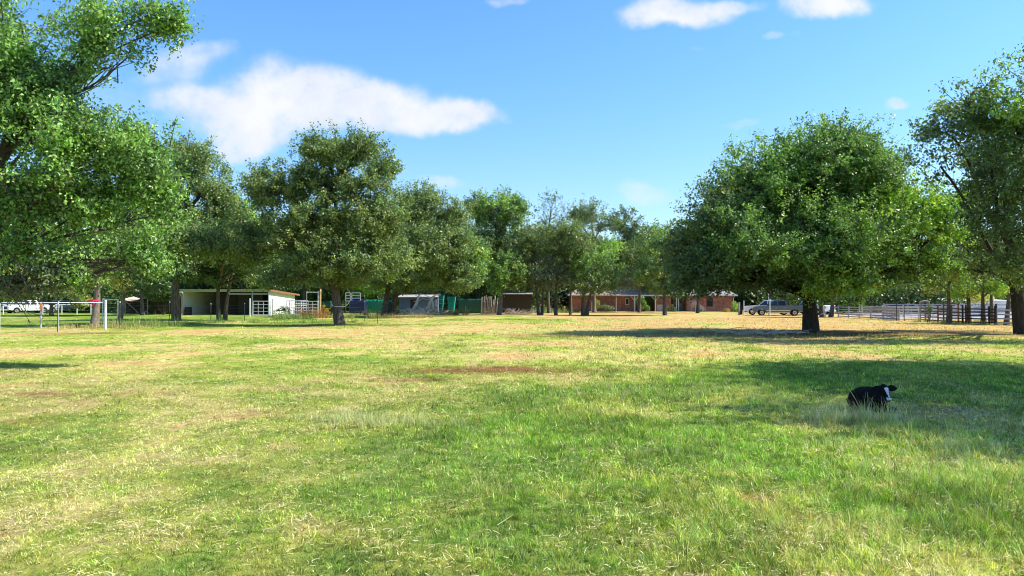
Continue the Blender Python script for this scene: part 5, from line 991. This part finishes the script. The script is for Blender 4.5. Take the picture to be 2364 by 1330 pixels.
for px, D, h, lb in ((577, 86.5, 2.05, 'tall white gate post left of the white pipe gate'), (624, 84.6, 1.85, 'white gate post right of the white pipe gate'), (630, 84.4, 2.0, 'darker second post right of the white pipe gate')):
    m_ = MB(); x = gx(px, D); m_.tube([(x, D, -.1), (x, D, h)], .075 if px != 630 else .06, 8); simple_thing('gate_post', lb, 'post', m_, 'white' if px != 630 else 'greywood')
panel('left silver pipe corral panel beside the white shed', XY(662, 80), XY(695, 79), .35, 1.8, 4, 2, 'white', r=.034, cat='fence'); panel('middle silver pipe corral panel in front of the rusty brush', XY(695.5, 79), XY(734, 77), .15, 1.72, 5, 2, 'white', r=.034, cat='fence'); panel('pale inner corral panel set back behind the other panels', XY(668, 86), XY(712, 88), .4, 1.75, 5, 3, 'white', r=.034, cat='fence')
r_ = thing('corral_gateway', 'tall silver pipe doorway frame over the corral panels', 'gate'); D = 80
for px in (708, 734.5): m_ = MB(); m_.tube([(gx(px, D), D, 0), (gx(px, D), D, gz(673, D))], .05, 8); m_.build('upright', M['ppanel'], r_)
m_ = MB(); m_.tube([(gx(708, D), D, gz(675, D)), (gx(734.5, D), D, gz(675, D))], .05, 8); m_.build('crossbar', M['ppanel'], r_)

# ------------------------------------------------------------ pens on the right: fence line running towards the camera
def rline(label, a, b, h, nr, m, rh=.12, rt=.04, pm=None, name='board_fence', step=2.4, extra=.12, cat='fence', jit=0):
    (xa, ya), (xb, yb) = a, b; root = thing(name, label, cat, (xa, ya, 0)); L = math.hypot(xb - xa, yb - ya); n = max(1, round(L / step)); rj = random.Random(int(xa * 7 + ya))
    for i in range(n + 1): t = i / n; p = MB(); w = .065; x, y = (xb - xa) * t, (yb - ya) * t; p.tube([(x, y, -.1), (x + rj.uniform(-.03, .03), y, h + extra + rj.uniform(-.04, .06))], w, 7); p.build('post', M[pm or m], root)
    for i in range(n):
        for k in range(nr):
            z = .16 + (h - .16) * k / (nr - 1) + rj.uniform(-jit, jit); A = ((xb - xa) * i / n, (yb - ya) * i / n, z); B = ((xb - xa) * (i + 1) / n, (yb - ya) * (i + 1) / n, z + rj.uniform(-jit, jit)); dxy = .06
            r = MB(); r.beam((A[0] - dxy, A[1], A[2]), (B[0] - dxy, B[1], B[2]), rt, rh); r.build('rail', M[m], root)
    return root
PF = {}
P1, P2, P3, P4, P5, P6 = XY(1935, 81), XY(2010, 74), XY(2070, 68.5), XY(2120, 66), XY(2230, 59.6), XY(2300, 57.2)
rline('pale pipe and board fence, far end of the pens behind the biggest tree', P1, P2, 1.12, 5, 'palewood', .10, .03, 'palewood', 'pen_fence')
rline('weathered grey board fence in the middle of the pens', P2, P3, 1.12, 5, 'greywood', .13, .03, 'greywood', 'pen_fence', jit=.03)
rline('brown and grey board fence behind the small trees', (P4[0] + .6, P4[1]), P5, 1.15, 5, 'brownwood', .11, .035, 'brownwood', 'pen_fence', jit=.04, extra=.3)
rline('dark board fence left of the rightmost small tree', P5, P6, 1.18, 5, 'darkwood', .10, .035, 'darkwood', 'pen_fence', jit=.02, extra=.35)
rline('pale grey three-board fence running off the right edge', P6, XY(2440, 54.5), 1.12, 4, 'palewood', .12, .035, 'palewood', 'pen_fence')
rline('second pale fence line across the inside of the pens', XY(1990, 88), XY(2300, 78), 1.15, 4, 'ppanel', .07, .04, 'ppanel', 'pipe_line')
rline('far pale fence line beyond the pens', XY(2040, 98), XY(2420, 84), 1.3, 4, 'palewood', .12, .03, 'palewood', 'far_fence', step=3)
rline('grey cross fence dividing the pens', XY(2075, 68.3), XY(2040, 88), 1.1, 4, 'greywood', .12, .03, 'greywood', 'cross_fence')
m_ = MB(); m_.tube([(P1[0], 81, 1.16), (gx(1905, 81), 81, .55), (gx(1893, 81), 81, .3)], .05, 7); m_.tube([(gx(1906, 81), 81, 0), (gx(1906, 81), 81, .56)], .04, 6); m_.tube([(gx(1920, 81), 81, 0), (gx(1920, 81), 81, .86)], .04, 6); m_.tube([(P1[0], 81, .6), (gx(1905, 81), 81, .3)], .035, 6); simple_thing('sloping_rail', 'sloping pipe rail at the left end of the pens', 'rail', m_, 'ppanel')
panel('blue-grey pipe gate in the pen fence below the elm branches', P3, P4, .15, 1.2, 5, 2, 'pipe', 'pipe_gate', None, .035)
def arch(label, px0, px1, D, ztop, m, r=.045, boards=False):
    root = thing('gateway', label, 'gateway'); x0, x1 = gx(px0, D), gx(px1, D)
    for x in (x0, x1): q = MB(); q.tube([(x, D, 0), (x, D, ztop)], r, 7); q.build('upright', M[m], root)
    q = MB(); q.tube([(x0, D, ztop), ((x0 + x1) / 2, D, ztop + .1), (x1, D, ztop)], r, 7); q.build('crossbar', M[m], root)
    if boards:
        for k in range(6): q = MB(); q.beam((x0, D - .05, .2 + k * .2), (x1, D - .05, .2 + k * .2), .03, .09); q.build('slat', M[m], root)
        q = MB(); q.tube([((x0 + x1) / 2 + .3 * math.cos(a), D - .02, 1.45 + .28 * math.sin(a)) for a in [i * math.pi / 8 for i in range(17)]], .03, 6); q.build('hoop', M[m], root)
arch('dark thin pipe doorway frame over the pens, left one', 2070, 2087, 67, 1.65, 'tpost', .035); arch('tall rounded cattle chute gate with a hoop and slats', 2124, 2145, 64.5, 1.72, 'greywood', .06, True)
arch('weathered brown wooden doorway frame among the small trees', 2178, 2212, 61, 1.55, 'rust', .06)
for (px, D, h, lb) in ((2222, 60, 1.9, 'dark pen post between the second and third small trees'), (2297, 57.6, 1.85, 'dark pen post right of the small tree row'), (2283, 58, 1.8, 'dark pen post in the middle of the small tree row')):
    m_ = MB(); x = gx(px, D); m_.tube([(x, D, -.1), (x, D, h * .75)], .07, 7); m_.tube([(x, D, h * .75), (x, D, h * .78)], [.08, .05], 7); simple_thing('pen_post', lb, 'post', m_, 'darkwood')
# pale open ground and low pale building beyond the pens
m_ = MB(); m_.add([(38, 74, .03), (120, 62, .03), (190, 108, .03), (46, 112, .03)], [(0, 1, 2, 3)]); o = m_.build('gravel_yard', M['concrete']); tag(o, 'pale gravel yard behind the right-hand pens', 'ground', kind='structure')
r_, x0, x1 = darkshed('low_barn', 'low white metal barn beyond the right-hand pens', 2150, 2330, 108, 1.7, 8, 'cream', 'cream', True, 'barn', .3)
for px in (2180, 2230, 2280): m_ = MB(); m_.box(gx(px, 108), 107.93, .02, gx(px, 108) + 1.4, 107.97, 1.4); m_.build('door', M['trim'], r_)
